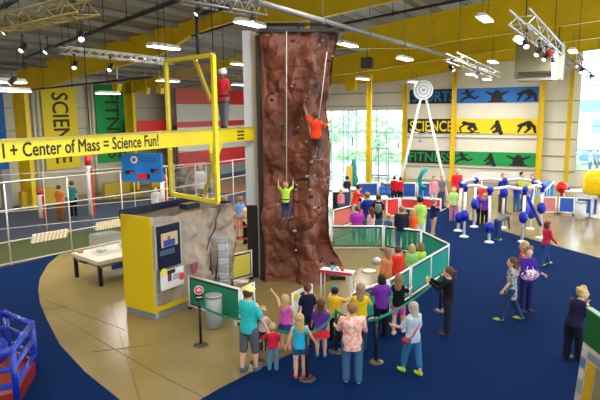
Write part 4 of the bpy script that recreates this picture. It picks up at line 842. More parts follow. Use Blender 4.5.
p=G(584,212); t=thing('white_table',p,'white table with small toys behind the metal bin','table'); b=MB(); b.obox(p+V((.2,1.2,.95)),X*1.6,Y*.8,Z*.06); b.build('table_top',white,t)
for s in (-.5,.9): b=MB(); b.tube(p+V((s,1.2,0)),p+V((s,1.2,.95)),.04); b.build('leg',whitem,t)
for dx,c_,nm in ((-.3,(.02,.05,.5),'blue'),(.6,(.8,.6,.02),'yellow')): b=MB(); b.ball(p+V((dx,1.2,1.06)),.09,10,6); b.build('toy_block',mat('toy_'+nm,c_,.4),None,'small '+nm+' toy on the white table at the right','toy')
# far left exhibits below the tall banners
for x0,x1,y0,y1,c_,l in ((20,60,192,213,(.50,.36,.02),'long dull yellow exhibit panel low on the left wall'),(103,128,184,199,(.45,.33,.03),'dull yellow exhibit panel under the green banner'),(150,163,178,200,(.55,.38,.02),'yellow exhibit panel just left of the gate post'),(0,8,170,205,(.25,.25,.25),'grey exhibit panel at the left edge under the blue banner')):
    b_=BL-1.6; P0=PB(x0,y0,b_);P1=PB(x1,y0,b_); a0_,a1_=P0.dot(A),P1.dot(A); b=MB(); b.obox(AB((a0_+a1_)/2,b_,P0.z/2),A*(a1_-a0_),B*.3,Z*P0.z); b.build('exhibit_panel',mat('panel_%d'%x0,c_,.5),None,l,'panel')
for x,y,yt,l in ((42,218,190,'red and white padded column by the yellow exhibit panel'),(91.5,215,156,'tall red and white padded column beside the green banner'),(164,212,175,'slim red and white column behind the blue panel')):
    p=G(x,y); zt_=PD(x,yt,p.y).z; t=thing('padded_column',p,l,'column'); b=MB(); b.tube(p,p+Z*zt_*.85,.14,n=14); b.build('white_pad',white,t); b=MB(); b.tube(p+Z*zt_*.85,p+Z*zt_,.16,n=14); b.obox(p+Z*zt_*.4+V((.15,0,0)),X*.06,Y*.2,Z*zt_*.8); b.build('red_pad',red,t)
for i,(x,y,c_,l) in enumerate(((193,197,(.22,.21,.20),'grey boulder shape seen through the gate, left one'),(207,191,(.30,.27,.24),'pale boulder shape seen through the gate, right one'),(184,187,(.26,.24,.22),'grey boulder shape beside the left gate post'))):
    p=G(x,y+(2,8,6)[i]); b=MB(); rr=random.Random(i)
    for k in range(9): b.ball(p+V((rr.uniform(-.45,.45),rr.uniform(-.4,.4),.25+rr.uniform(0,1.3))),(rr.uniform(.3,.5),rr.uniform(.3,.5),rr.uniform(.25,.4)),9,6)
    b.build('boulder',ramp_mat('boulder_stone',[(.3,(.12,.10,.09)),(.7,(.42,.38,.35))],3,.8,6,.5),None,l,'boulder','climbing boulders behind the gate')
for z,y in ((1.3,219),(1.0,228),(.6,240)):
    b=MB(); p=PD(228,y,20.5);q=PD(251,y-2,21); b.obox((p+q)/2,q-p,Y*.01,Z*.05); b.build('red_rope',mat('orange_red_belt',(.75,.08,.02),.5),None,{1.3:'top',1.0:'middle',.6:'lowest'}[z]+' of three orange-red ropes in the passage left of the climbing wall','rope','red ropes')
# ---------------------------------------------------------------- people
def remesh(b,vox,name,m,parent,smooth=2,label=None):
    me=bpy.data.meshes.new('t'); me.from_pydata([tuple(v) for v in b.v],[],b.f); 
    import bmesh
    bm=bmesh.new(); bm.from_mesh(me); bmesh.ops.recalc_face_normals(bm,faces=bm.faces); bm.to_mesh(me); bm.free()
    o=bpy.data.objects.new('t',me); C.objects.link(o)
    md=o.modifiers.new('r','REMESH'); md.mode='VOXEL'; md.voxel_size=vox; md.use_smooth_shade=True
    s=o.modifiers.new('s','SMOOTH'); s.iterations=smooth; s.factor=.5
    dg=bpy.context.evaluated_depsgraph_get(); n=bpy.data.meshes.new_from_object(o.evaluated_get(dg)); 
    bpy.data.objects.remove(o); bpy.data.meshes.remove(me)
    n.name=name; n.materials.clear(); n.materials.append(m)
    n.polygons.foreach_set('use_smooth',[True]*len(n.polygons))
    q=bpy.data.objects.new(name,n); C.objects.link(q)
    if parent is not None: q.parent=parent
    if label: q['label']=label
    return q
def addmesh(o,b,mats):        # extra fine geometry (fingers, eyes, lips) joined to the body mesh
    me=o.data; off=len(me.materials)
    for m in mats: me.materials.append(m)
    import bmesh
    bm=bmesh.new(); bm.from_mesh(me); vs=[bm.verts.new(v) for v in b.v]
    for f,mi,s in zip(b.f,b.m,b.s):
        try: nf=bm.faces.new([vs[i] for i in f]); nf.material_index=0 if mi==0 else off+mi-1; nf.smooth=True
        except ValueError: pass
    bm.to_mesh(me); bm.free()
CL={}
def cm(c):
    if not isinstance(c,tuple): return c
    k='cloth_%d_%d_%d'%tuple(int(x*100) for x in c)
    return mat(k,c,.85,spec=.15,var=.10,scale=14)
def pattern(name,stops,scale): return ramp_mat(name,stops,scale,.85,3,0,kind='noise')
floral=pattern('floral_pink_cloth',[(.35,(.80,.26,.22)),(.5,(.86,.45,.38)),(.62,(.88,.68,.60))],14)
tie=pattern('grey_white_print_cloth',[(.4,(.10,.11,.15)),(.5,(.5,.5,.55)),(.6,(.15,.17,.25))],9)
bagp=pattern('pink_white_print_cloth',[(.4,(.12,.08,.30)),(.5,(.75,.45,.60)),(.6,(.80,.75,.80))],16)
stripe=pattern('pale_striped_cloth',[(.4,(.60,.60,.62)),(.6,(.80,.78,.78))],8)
H_BL=(.50,.34,.15); H_BR=(.10,.045,.02); H_DK=(.015,.010,.008); H_LB=(.26,.14,.06); H_GY=(.40,.36,.30); H_ST=(.55,.40,.15)
jean=(.05,.13,.28); navy=(.010,.016,.06); blk=(.01,.01,.012)
def rotx(p,a,o): # rotate p forward(+y) by a about x axis through o
    d=V(p)-V(o); c,s=math.cos(a),math.sin(a); return V(o)+V((d.x,d.y*c+d.z*s,-d.y*s+d.z*c))
def person(x,y,top,face,label,shirt,leg,hair=(H_BR,'short'),slv=.45,legs='trousers',ll=1.0,skin=skin_a,w=1.0,k=0,
           L=(5,8,12),Rr=(5,8,12),LL=(0,0),RL=(0,0),lean=0,look=0,nod=0,shoe=(.05,.05,.06),cap=None,helmet=None,at=None,h=None,
           group=None,fine=True,ztop=None,hem=.47,extra=None,armswing=None,seat=None):
    if at is None:
        p=G(x,y); h=h or PD(x,top,p.y).z
    else: p=V(at)
    hs=1.10+.34*k; # child head scale
    t=thing('person',p,label,'person',group,rotz=rad(-face)); vx=max(.012,h*(.0095 if fine else .013))
    S=lambda v: V(v)*h
    hip=V((0,0,.505-.035*k)); neckz=.845-.05*k; U=lambda v: rotx(v,rad(lean),hip)
    wd=w*(1+.05*k)
    # legs
    lg=[]
    for sx,(f,bn) in ((-1,LL),(1,RL)):
        a=V((sx*.053*wd,0,hip.z)); kn=a+V((sx*.006,math.sin(rad(f))*.235,-math.cos(rad(f))*(.235-.02*k))); f2=f-bn
        an=kn+V((0,math.sin(rad(f2))*.225,-math.cos(rad(f2))*(.225-.015*k))); lg.append((a,kn,an))
    low=min(l[2].z for l in lg); dz=.042-low; dZ=V((0,0,dz)); hipo=hip; 
    lg=[(a+dZ,b_+dZ,c_+dZ) for a,b_,c_ in lg]; hip=hip+dZ; U=lambda v: rotx(V(v)+dZ,rad(lean),hip)
    # arms
    shz=neckz-.035; arms=[]
    for sx,a in ((-1,L),(1,Rr)):
        f,out,bend=a[:3]; inn=a[3] if len(a)>3 else 0
        s=V((sx*.094*wd,0,shz-.008)); out=out*.62 if abs(f)<60 else out; fu,ou=rad(f),rad(out)
        d1=V((sx*math.sin(ou),math.sin(fu)*math.cos(ou),-math.cos(fu)*math.cos(ou)))
        fb=rad(f+bend); oi=rad(out-inn); d2=V((sx*math.sin(oi),math.sin(fb)*math.cos(oi),-math.cos(fb)*math.cos(oi)))
        e=s+d1*.165; wr=e+d2*.145; arms.append((U(s),U(e),U(wr),(U(wr+d2)-U(wr)).normalized()))
    def rings(off,z0,z1,ww,sh=False):
        prof=[(.455,.070,.058,0),(.50,.088,.066,0),(.545,.086,.063,0),(.61,.074,.054,.0),(.68,.080,.060,.004),(.75,.094,.063,.0),(.79,.098,.056,-.002),(.825,.066,.042,-.004),(.85,.036,.034,0)]
        out=[]
        def at_(z):
            for q,r_ in zip(prof,prof[1:]):
                if z<=r_[0]: f=max(0,(z-q[0])/(r_[0]-q[0])); return [q[i]+(r_[i]-q[i])*f for i in range(4)]
            return list(prof[-1])
        zs=[z0]+[q[0] for q in prof if z0+.01<q[0]<z1-.01]+[z1]
        for z in zs:
            q=at_(z); q=list(at_(.53))[:3]+[0] if (sh and z<.53) else q; zz=z if z<.5 else z-(.05*k)*(z-.5)/.35
            ex=1+.0*k; q1=(q[1]*(wd if z<.8 else (1+wd)/2)+off); q2=(q[2]*(ww if z<.8 else 1)+off)
            out.append([S(U(V((math.cos(2*PI*i/14)*q1,math.sin(2*PI*i/14)*q2+q[3],zz)))) for i in range(14)])
        return out
    ww=w if w<1.1 else w*1.12
    hc=V((0,.012,neckz+.075+.008*k)); 
    Rh=Matrix.Rotation(rad(-look),3,'Z')@Matrix.Rotation(rad(-nod),3,'X'); Ml=Matrix.Rotation(rad(-lean),3,'X')@Rh
    HC=U(hc); hd=lambda v: S(HC+Ml@(V(v)*hs))
    b=MB(); b.loft(rings(0,.455,.85,ww))
    for a,kn,an in lg:
        b.tube(S(a),S(kn),.054*h*wd,.036*h,10); b.ball(S(a),.056*h*wd,10,6); b.ball(S(kn),.037*h,10,6); mid=kn.lerp(an,.3)
        b.tube(S(kn),S(mid),.036*h,.037*h,10); b.tube(S(mid),S(an),.037*h,.021*h,10); b.ball(S(an),.022*h,8,5)
        b.ball(S(an+V((0,.035,-.022))),(.024*h,.065*h,.018*h),10,6)
    for s,e,wr,d in arms:
        b.cap(S(s),S(e),.029*h*wd,.025*h,9); b.cap(S(e),S(wr),.025*h,.017*h,9); b.ball(S(wr+d*.03),(.017*h,.02*h,.024*h),8,5)
    b.tube(S(U(V((0,0,neckz-.03)))),S(HC),.031*h,.030*h,10)
    b.ball(hd((0,0,.006)),(.050*h*hs,.060*h*hs,.066*h*hs),14,10,M=Ml); b.ball(hd((0,.018,-.035)),(.036*h*hs,.040*h*hs,.034*h*hs),12,8,M=Ml)
    b.ball(hd((0,.063,-.010)),(.009*h*hs,.013*h*hs,.014*h*hs),8,5,M=Ml)
    for sx in (-1,1): b.ball(hd((sx*.051,-.002,-.006)),(.008*h*hs,.012*h*hs,.018*h*hs),8,5,M=Ml)
    body=remesh(b,vx,'body',skin,t)
    ex_=MB()
    if fine:
        for sx,(s,e,wr,d) in zip((-1,1),arms):
            side=d.cross(V((1,0,0))); side=side.normalized() if side.length>.1 else V((0,1,0)); pn=side.cross(d).normalized()
            for i,(o_,ln) in enumerate(((-.013,.034),(-.0045,.040),(.0045,.037),(.013,.028))):
                r0=wr+d*.046+side*o_; r1=r0+d*ln*.55-pn*sx*.004; r2=r1+d*ln*.45-pn*sx*.012
                ex_.path([S(r0-d*.01),S(r1),S(r2)],[.0055*h,.0052*h,.0040*h],6)
            r0=wr+d*.022+side*.014; r1=r0+d*.018+side*.012; ex_.path([S(r0),S(r1),S(r1+d*.016)],[.0065*h,.006*h,.004*h],6)
    for sx in (-1,1):
        ex_.ball(hd((sx*.019,.0535,.008)),(.0075*h*hs,.004*h*hs,.005*h*hs),8,5,1,Ml); ex_.ball(hd((sx*.019,.0575,.008)),(.0033*h*hs,.002*h*hs,.0035*h*hs),6,4,2,Ml)
    ex_.ball(hd((0,.055,-.036)),(.014*h*hs,.004*h*hs,.004*h*hs),8,4,3,Ml)
    addmesh(body,ex_,[mat('eye_white',(.8,.8,.8),.3),mat('iris',(.04,.02,.01),.3),mat('lips',(.45,.12,.10),.5)])
    # shirt
    b=MB(); b.loft(rings(.016,hem,.838,ww,True))
    if slv>0:
        for s,e,wr,d in arms:
            if slv<=.55: q=s.lerp(e,min(.95,slv*1.7)); b.cap(S(s+V((-.008*(1 if s.x>0 else -1),0,-.004))),S(q),.034*h*wd,.037*h*wd,10)
            else:
                b.cap(S(s),S(e),.036*h*wd,.033*h,10); q=e.lerp(wr,min(1,(slv-.5)*2)); b.cap(S(e),S(q),.033*h,.026*h,10)
    remesh(b,vx,'shirt',cm(shirt),t)
    # lower garment
    if legs=='skirt':
        zb=.505-ll*.22; b=MB(); rg=[]
        for z,f in ((.565,.9),(.52,1.0),((.505+zb)/2,1.25),(zb,1.5)):
            rg.append([S(V((math.cos(2*PI*i/20)*(.098*wd*f)*(1+.04*math.cos(i*PI)),math.sin(2*PI*i/20)*(.075*ww*f),z-.035*k))+dZ) for i in range(20)])
        b.loft(rg); remesh(b,vx,'skirt',cm(leg),t)
    else:
        b=MB(); b.loft(rings(.009,.455,.56,ww))
        for a,kn,an in lg:
            fr=ll*2
            q=a.lerp(kn,min(1,fr)); b.cap(S(a),S(q),.060*h*min(wd,1.2),(.060-.013*min(1,fr))*h*min(wd,1.15),10)
            if fr>1: q=kn.lerp(an,min(1,fr-1)*1.0); b.cap(S(kn),S(q),.047*h*min(wd,1.15),.040*h*min(wd,1.15),10)
        remesh(b,vx,'shorts' if ll<.75 else 'trousers',cm(leg),t)
    # shoes
    for a,kn,an in lg:
        b=MB(); b.ball(S(an+V((0,.040,-.023))),(.034*h,.082*h,.026*h),12,7); b.ball(S(an+V((0,-.006,-.012))),(.030*h,.034*h,.030*h),10,6)
        b.build('shoe',cm(shoe),t,loc=(0,0,0)).location=(0,0,0)
    # hair
    hcol,hst=hair; hm_=mat('hair_%d'%int(hcol[0]*1000),hcol,.55,var=.3,scale=30,spec=.3)
    if not helmet:
        b=MB(); b.ball(hd((0,-.013,.020)),(.058*h*hs,.063*h*hs,.064*h*hs),14,9,M=Ml)
        if hst=='long':
            b.ball(hd((0,-.035,-.03)),(.056*h*hs,.038*h*hs,.075*h*hs),12,8,M=Ml); b.ball(hd((0,-.052,-.095)),(.048*h*hs,.026*h*hs,.075*h*hs),12,8,M=Ml)
        if hst=='bob': b.ball(hd((0,-.022,-.022)),(.063*h*hs,.050*h*hs,.058*h*hs),12,8,M=Ml)
        if hst=='pony': b.path([hd((0,-.06,.03)),hd((0,-.095,.01)),hd((0,-.095,-.05)),hd((0,-.08,-.10))],[.018*h*hs,.024*h*hs,.02*h*hs,.008*h*hs],8)
        if hst=='curly':
            for q in range(16): an_=q*2.4; b.ball(hd((math.cos(an_)*.045,-.02+math.sin(an_)*.035,.03+.045*math.sin(q*1.3))),.026*h*hs,8,5)
        remesh(b,vx,'hair',hm_,t,1)
    if cap:
        b=MB(); b.ball(hd((0,-.004,.035)),(.062*h*hs,.068*h*hs,.050*h*hs),14,8,M=Ml); b.ball(hd((0,.075,.022)),(.045*h*hs,.045*h*hs,.007*h*hs),12,5,M=Ml); remesh(b,vx*.7,'cap',cm(cap),t,1)
    if helmet:
        b=MB(); b.ball(hd((0,-.004,.026)),(.068*h*hs,.078*h*hs,.062*h*hs),14,9,M=Ml); remesh(b,vx,'helmet',mat('helmet_white',(.78,.80,.84),.25),t,1)
    t['_h']=h; t['_hand']=0
    if extra: extra(t,h,arms,S,U,hd,lg)
    return t
def backpack(col):
    def f(t,h,arms,S,U,hd,lg):
        b=MB(); b.ball(S(U(V((0,-.095,.70)))),(.085*h,.05*h,.11*h),12,8); 
        for s in (-1,1): b.path([S(U(V((s*.06,-.07,.78)))),S(U(V((s*.065,-.0,.84)))),S(U(V((s*.065,.07,.76)))),S(U(V((s*.07,.05,.66))))],.012*h,6)
        o=remesh(b,.02,'backpack',cm(col),t,1)
    return f
def harness(t,h,arms,S,U,hd,lg):
    b=MB(); b.loft([[S(U(V((math.cos(2*PI*i/14)*.104,math.sin(2*PI*i/14)*.082,z)))) for i in range(14)] for z in (.535,.565)])
    for a,kn,an in lg: q=a.lerp(kn,.25); b.tube(S(q),S(q+(kn-a)*.06),.068*h,n=12)
    b.build('harness',mat('harness_black',(.02,.02,.025),.7),t,loc=(0,0,0)).location=(0,0,0)
def hair_bow(col):
    def f(t,h,arms,S,U,hd,lg):
        b=MB(); b.ball(hd((.02,-.03,.08)),.022*h,8,5); b.ball(hd((-.02,-.03,.08)),.022*h,8,5); b.build('hair_bow',cm(col),t,loc=(0,0,0)).location=(0,0,0)
    return f
P=person
# front row, left to right
P(250,371,286,32,'man in a pale yellow cap, turquoise T-shirt and grey shorts',(.03,.50,.55),(.10,.11,.13),cap=(.82,.75,.30),ll=.55,w=1.08,L=(10,10,30),Rr=(12,26,10),LL=(-6,4),RL=(6,4),shoe=(.10,.12,.20),hair=(H_BR,'short'),look=-10)
P(273,370,322,0,'toddler in red T-shirt and blue jeans beside the man in the yellow cap',(.62,.02,.06),(.10,.25,.38),hair=(H_BL,'short'),k=.9,L=(0,70,5),Rr=(5,10,10),shoe=(.60,.25,.20),w=1.1)
P(264,352,307,15,'small blonde child in a pale pink top, half hidden behind the toddler in red',(.80,.55,.60),(.05,.04,.06),hair=(H_BL,'curly'),k=.7,Rr=(30,20,30),shoe=(.7,.45,.4))
P(286,350,294,20,'girl in a magenta sleeveless top and navy skirt with a raised arm',(.70,.10,.55),(.03,.05,.25),hair=(H_BL,'long'),k=.45,slv=0,legs='skirt',ll=.55,L=(130,30,70),Rr=(20,10,20),shoe=(.6,.2,.15))
P(300,378,313,-6,'girl with long fair hair in a bright blue sleeveless top and dark blue shorts',(.02,.42,.68),(.02,.10,.22),hair=(H_BL,'long'),k=.45,slv=0,ll=.18,L=(0,30,15),Rr=(15,42,10),shoe=(.55,.08,.06),LL=(0,0),RL=(3,3))
P(308,345,283,-8,'woman in a navy blue T-shirt standing by the white sign board',navy,(.02,.025,.05),hair=(H_BR,'pony'),k=.1,L=(10,12,20),Rr=(10,12,20))
P(321,357,298,8,'girl in a purple T-shirt and red skirt next to the queue belt',(.13,.04,.38),(.70,.03,.04),hair=(H_BR,'long'),k=.45,legs='skirt',ll=.6,L=(10,20,30),shoe=(.05,.25,.55))
P(335,343,286,20,'child in a yellow shirt with a turquoise hair bow at the check-in table',(.82,.50,.02),blk,hair=(H_DK,'short'),k=.25,L=(60,15,40),Rr=(60,15,40),shoe=(.05,.08,.20),extra=hair_bow((.0,.45,.65)))
P(360,350,283,6,'girl with long light brown hair in a plain yellow T-shirt at the check-in table',(.82,.55,.01),(.04,.05,.10),hair=((.30,.19,.12),'long'),k=.3,L=(40,25,20),Rr=(40,20,30))
P(352,382,303,0,'woman with short hair in a floral pink blouse and flared blue jeans',floral,jean,hair=(H_LB,'short'),w=1.26,slv=.62,L=(25,22,60),Rr=(20,22,45),LL=(3,3),RL=(-3,3),shoe=(.55,.55,.55),hem=.43)
P(381,336,274,-4,'person in a purple T-shirt and black trousers, right of the girl in yellow',(.16,.03,.36),blk,hair=(H_DK,'bob'),L=(20,30,60),Rr=(15,15,25),k=.1,w=1.1)
P(398,334,273,25,'girl in a black top and hot pink shorts beside the teal barrier',blk,(.80,.10,.42),hair=(H_LB,'long'),k=.35,ll=.28,L=(50,15,60),Rr=(50,10,50),shoe=(.70,.50,.55),LL=(-6,4),RL=(12,4))
def crossbag(t,h,arms,S,U,hd,lg):
    b=MB(); b.path([S(U(V((.085,-.04,.80)))),S(U(V((.02,-.085,.70)))),S(U(V((-.07,-.085,.58)))),S(U(V((-.11,-.03,.52))))],.009*h,6); b.build('bag_strap',mat('strap_red',(.50,.04,.06),.6),t,loc=(0,0,0)).location=(0,0,0)
    b=MB(); b.ball(S(U(V((-.13,.0,.50)))),(.03*h,.055*h,.05*h),10,7); b.build('red_handbag',mat('bag_red',(.45,.03,.05),.5),t,loc=(0,0,0)).location=(0,0,0)
P(412,374,301,-30,'woman with long grey-blonde hair, pale blue shirt and a red cross-body bag',(.45,.55,.68),(.03,.16,.34),hair=(H_GY,'long'),ll=.80,slv=.5,L=(25,14,60),Rr=(5,10,20),shoe=(.30,.62,.05),extra=crossbag,w=1.08,LL=(18,10),RL=(-8,6))
# photo taker on the right of the ring
def phone(t,h,arms,S,U,hd,lg):
    wr=arms[0][2]+arms[0][3]*.06; b=MB(); b.obox(S(wr),X*.16,Y*.02,Z*.12); b.build('phone',mat('phone_yellow',(.80,.60,.02),.4),t,loc=(0,0,0)).location=(0,0,0)
P(447,334,267,-70,'visitor in black holding up a yellow phone to take a photo of the climbing ring',blk,(.015,.018,.035),hair=(H_BR,'pony'),slv=1,L=(50,5,75,8),Rr=(50,5,70,8),extra=phone,shoe=(.06,.06,.07))
# inside the ring
P(386,306,248,-50,'person with long brown hair in a tan and orange-red coat inside the climbing ring',(.62,.20,.07),(.65,.04,.03),hair=(H_LB,'long'),slv=1,legs='skirt',ll=1.1,w=1.1,hem=.40)
P(397,300,246,-20,'person in a bright red top next to the tan coat inside the climbing ring',(.78,.05,.03),(.65,.04,.03),hair=(H_BR,'short'),slv=1)
P(411,291,244,0,'child in a lime green shirt inside the ring, left one of the two',(.28,.70,.20),(.03,.05,.10),hair=(H_BL,'bob'),k=.5,slv=.5)
P(420,287,243,-10,'child in a yellow-green shirt inside the ring, right one of the two',(.45,.75,.06),(.03,.05,.10),hair=(H_LB,'bob'),k=.5,slv=.5)
# behind the ring
P(357,247,206,-25,'stout woman in a magenta T-shirt leaning at the see-through barrier',(.42,.03,.42),(.42,.03,.38),hair=(H_BR,'pony'),w=1.45,Rr=(40,50,10),ll=.6,fine=False)
P(367,239,192,-15,'person in a royal blue shirt and jeans behind the woman in magenta',(.01,.03,.22),jean,hair=(H_LB,'short'),w=1.1,fine=False)
P(371,243,207,-30,'pink-shirted child standing between the blue shirt and the grey backpack',(.75,.45,.48),(.6,.6,.65),hair=(H_BR,'long'),k=.6,fine=False)
P(378,239,194,10,'person in a dark shirt and jeans carrying a grey backpack',blk,jean,hair=(H_BR,'short'),extra=backpack((.18,.19,.20)),fine=False)
P(354,225,184,80,'person in a red shirt with black hair at the white counter',(.72,.03,.02),(.5,.5,.5),hair=(H_DK,'short'),Rr=(70,10,10),L=(70,10,10),lean=15,fine=False)
P(360,232,193,60,'person in a dark red shirt bending beside the white counter',(.30,.01,.03),(.12,.08,.08),hair=(H_DK,'short'),lean=30,L=(50,10,20),Rr=(50,10,20),h=1.65,fine=False)
P(388,245,214,20,'small child with light brown hair in a blue top, by the white counter',(.04,.20,.45),jean,hair=(H_BL,'curly'),k=.6,fine=False)
P(401,252,206,15,'person in a dark navy hooded top and jeans, left of the child in orange',(.012,.02,.045),jean,hair=(H_LB,'short'),slv=1,w=1.2,fine=False)
P(412,250,208,0,'child in an orange shirt between the navy top and the lime green shirt',(.85,.12,.02),(.02,.04,.06),hair=(H_BL,'bob'),k=.4,fine=False)
P(419,249,196,0,'tall adult in a lime green T-shirt and white trousers',(.38,.70,.12),(.70,.70,.74),hair=(H_DK,'short'),fine=False)
P(433,236,199,70,'person in a navy top and tan trousers carrying a dark bag on the blue carpet',navy,(.45,.30,.17),hair=(H_LB,'short'),L=(50,10,60),Rr=(50,10,60),LL=(8,4),RL=(-8,4),fine=False)
# right field
P(484,225,193,5,'child in a purple T-shirt and dark trousers inside the tube sculpture',(.14,.03,.32),blk,hair=(H_BL,'short'),k=.35,L=(80,30,10),fine=False)
P(497,240,206,60,'person in a grey top and jeans bending forward at the tube sculpture',(.13,.14,.15),(.02,.07,.20),hair=(H_LB,'short'),slv=1,lean=70,L=(70,10,0),Rr=(70,10,0),h=1.55,shoe=(.5,.4,.15),nod=-20)
P(545,265,220,75,'girl in a red jacket and jeans walking near the edge of the carpet',(.62,.03,.07),(.02,.07,.22),hair=(H_BR,'bob'),slv=1,k=.2,LL=(18,6),RL=(-14,8),L=(20,10,40),Rr=(15,10,30),shoe=(.35,.32,.20))
P(522,298,241,-60,'person in an orange-red shirt behind the pair walking on the blue carpet',(.75,.08,.03),(.02,.05,.15),hair=(H_BL,'bob'),slv=.5,k=.2)
def tote(t,h,arms,S,U,hd,lg):
    q=U(V((.02,.10,.60))); b=MB(); b.ball(S(q),(.17*h,.055*h,.085*h),12,8); remesh(b,.02,'shoulder_bag',bagp,t,1)
    b=MB(); b.path([S(q+V((-.07,0,.05))),S(U(V((0,.03,.80)))),S(q+V((.07,0,.05)))],.008*h,6); b.build('bag_handle',bagp,t,loc=(0,0,0)).location=(0,0,0)
P(525,311,247,165,'woman in a purple-blue top and trousers carrying a large pink and white printed bag',(.05,.02,.30),(.015,.02,.10),hair=(H_LB,'curly'),slv=.8,extra=tote,L=(20,12,60),Rr=(20,12,60),look=20)
P(510,320,256,-75,'woman in a grey and white printed dress striding left over jeans on the blue carpet',tie,(.02,.05,.14),hair=(H_BR,'long'),slv=.5,hem=.36,LL=(20,6),RL=(-16,10),L=(15,10,20),Rr=(-10,12,15),shoe=(.40,.40,.08))
P(571,361,287,70,'woman with blonde curls in dark navy clothes leaning to the activity counter',(.012,.012,.045),(.010,.012,.028),hair=(H_ST,'curly'),w=1.15,lean=16,L=(35,8,115,25),Rr=(25,12,15),shoe=(.20,.15,.10),LL=(0,4),RL=(10,6),look=30,nod=-15)
# far middle and right
P(394,203,176,20,'person in a red hooded top sitting by the left leg of the tall frame',(.75,.02,.02),(.03,.03,.06),slv=1,fine=False)
P(400,204,177,-20,'second person in a red top close to the left leg of the tall frame',(.70,.02,.03),blk,hair=(H_DK,'short'),slv=1,fine=False)
P(382,203,182,0,'child in a bright blue shirt by the far blue barrier, left one',(.02,.20,.75),jean,hair=(H_LB,'short'),k=.4,fine=False)
P(388,203,183,10,'child in a bright blue shirt by the far blue barrier, right one',(.02,.22,.70),jean,hair=(H_LB,'bob'),k=.4,fine=False)
P(347,206,176,-10,'person in a dark top behind the round table',(.02,.03,.06),(.03,.04,.08),hair=(H_DK,'short'),fine=False)
P(341,216,189,0,'child in a pink top beside the round table',(.85,.20,.35),jean,hair=(H_BL,'long'),k=.5,fine=False)
P(433,208,176,190,'person in a pink top standing between the frame legs',(.75,.30,.38),(.5,.5,.55),hair=(H_BR,'short'),fine=False)
P(441,207,175,170,'person in a grey top standing beside the right leg of the tall frame',(.20,.24,.26),(.05,.10,.20),hair=(H_GY,'short'),fine=False)
P(456,209,168,185,'person in a bright red shirt left of the tube sculpture',(.75,.02,.03),(.25,.03,.05),hair=(H_GY,'short'),slv=.8,fine=False)
P(453,222,186,200,'child in a light green top beside the white tubes',(.40,.70,.22),(.5,.2,.3),hair=(H_LB,'long'),k=.3,fine=False)
P(476,224,190,20,'child in a violet top between the tubes of the sculpture',(.20,.05,.45),blk,hair=(H_BR,'short'),k=.3,fine=False)
P(502,212,173,180,'person in a navy top behind the white panel card',(.015,.03,.22),(.06,.05,.04),hair=(H_LB,'short'),fine=False)
P(520,210,172,160,'person in a yellow-green top at the far side of the tube sculpture',(.45,.65,.06),(.06,.15,.35),hair=(H_DK,'short'),fine=False)
P(516,212,183,30,'child in a royal blue top at the far side of the tube sculpture',(.02,.04,.35),jean,hair=(H_LB,'short'),k=.3,fine=False)
P(531,207,174,200,'person in a yellow vest with brown hair left of the blue ramp',(.80,.60,.05),(.30,.30,.35),hair=(H_BR,'bob'),fine=False)
# left passage group
P(231,246,203,20,'child in an orange and black top in the passage left of the climbing wall',(.75,.22,.03),blk,hair=(H_LB,'bob'),k=.2,fine=False)
P(226,240,196,10,'person in a white top with reddish hair at the left of the passage',(.72,.70,.70),(.10,.10,.15),hair=((.30,.10,.04),'short'),fine=False)
P(241,238,196,-20,'girl in a pale blue patterned top in the passage left of the climbing wall',(.22,.38,.75),(.55,.35,.30),hair=(H_LB,'pony'),k=.1,fine=False)
P(248,244,200,-30,'person in a cream top and black trousers at the right of the passage',(.75,.68,.48),blk,hair=(H_LB,'bob'),fine=False)
P(74,216,181,0,'person in a teal shirt beyond the fences under the yellow banner',(.03,.28,.30),blk,hair=(H_BR,'short'),fine=False)
P(61,220,185,0,'person in an orange top beyond the fences left of the teal shirt',(.65,.18,.03),(.3,.08,.02),hair=(H_BR,'short'),fine=False)
P(202,211,163,190,'person in white behind the netting of the yellow gate',(.72,.74,.80),(.3,.32,.4),hair=(H_GY,'short'),fine=False)
P(157,222,186,160,'person in a pale top by the fence under the blue panel',(.6,.6,.62),(.15,.15,.2),hair=(H_BR,'short'),fine=False)
P(185,232,205,60,'child in a blue top right behind the kiosk',(.05,.12,.4),blk,hair=(H_BR,'short'),k=.3,fine=False)
# outdoors
for px,c_,l in ((589,(.25,.28,.35),'pedestrian in grey walking outside the right-hand window, left one'),(596,(.10,.12,.20),'pedestrian in dark clothes walking outside the right-hand window, right one')):
    q=PD(px,180,47); hh_=PD(px,158,47).z; P(px,0,0,150,l,c_,(.06,.08,.15),at=(q.x,q.y,max(0,0)),h=1.75,hair=(H_BR,'short'),fine=False)
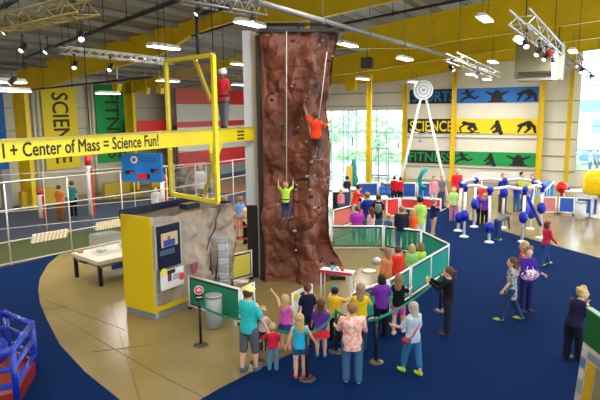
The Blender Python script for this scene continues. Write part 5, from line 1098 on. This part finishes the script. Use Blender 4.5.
# climbers
q=PD(286,219,16.22); t1=P(0,0,0,0,'child in a lime green T-shirt and pink shoes climbing the rock wall',(.48,.85,.08),(.03,.06,.18),at=(q.x,q.y,q.z),h=1.15,k=.45,hair=(H_BL,'short'),L=(120,32,50,30),Rr=(120,32,50,30),LL=(25,45),RL=(25,50),shoe=(.85,.15,.40),extra=harness,slv=.5)
q=PD(316,160,16.05); t2=P(0,0,0,20,'climber in an orange-red T-shirt high on the right side of the rock wall',(.90,.06,.015),(.13,.08,.08),at=(q.x,q.y,q.z),h=1.42,k=.2,skin=skin_b,hair=(H_BR,'short'),L=(140,30,30),Rr=(60,20,70),LL=(40,75),RL=(20,45),shoe=(.6,.6,.62),extra=harness,w=1.15,slv=.5)
tb_=on_beam(229); q=s0+dirb*tb_; P(0,0,0,-160,'person with a white helmet and red shirt walking on the overhead yellow beam',(.70,.03,.05),(.16,.16,.18),at=(q.x,q.y,zt0+.03),h=1.66,helmet=True,L=(20,15,50),Rr=(25,20,40),RL=(-6,10),LL=(12,6),skin=skin_c,extra=harness)
# ---------------------------------------------------------------- world, colour
wd_=bpy.data.worlds.new('world'); bpy.context.scene.world=wd_; wd_.use_nodes=True; nt=wd_.node_tree; bg=nt.nodes['Background']
tc=nt.nodes.new('ShaderNodeTexCoord'); sx=nt.nodes.new('ShaderNodeSeparateXYZ'); rp_=nt.nodes.new('ShaderNodeValToRGB')
rp_.color_ramp.elements[0].position=.0; rp_.color_ramp.elements[0].color=(.78,.90,.95,1); rp_.color_ramp.elements[1].position=.5; rp_.color_ramp.elements[1].color=(.55,.78,1.0,1)
nt.links.new(tc.outputs['Generated'],sx.inputs['Vector']); nt.links.new(sx.outputs['Z'],rp_.inputs['Fac']); nt.links.new(rp_.outputs['Color'],bg.inputs['Color'])
bg.inputs['Strength'].default_value=6.5
sc=bpy.context.scene; vs_=sc.view_settings; vs_.view_transform='Standard'; vs_.look='None'; vs_.gamma=1; vs_.use_curve_mapping=False; vs_.exposure=0.18
for o in bpy.data.objects:
    for k_ in ('_w','_h','_hand'):
        if k_ in o: del o[k_]
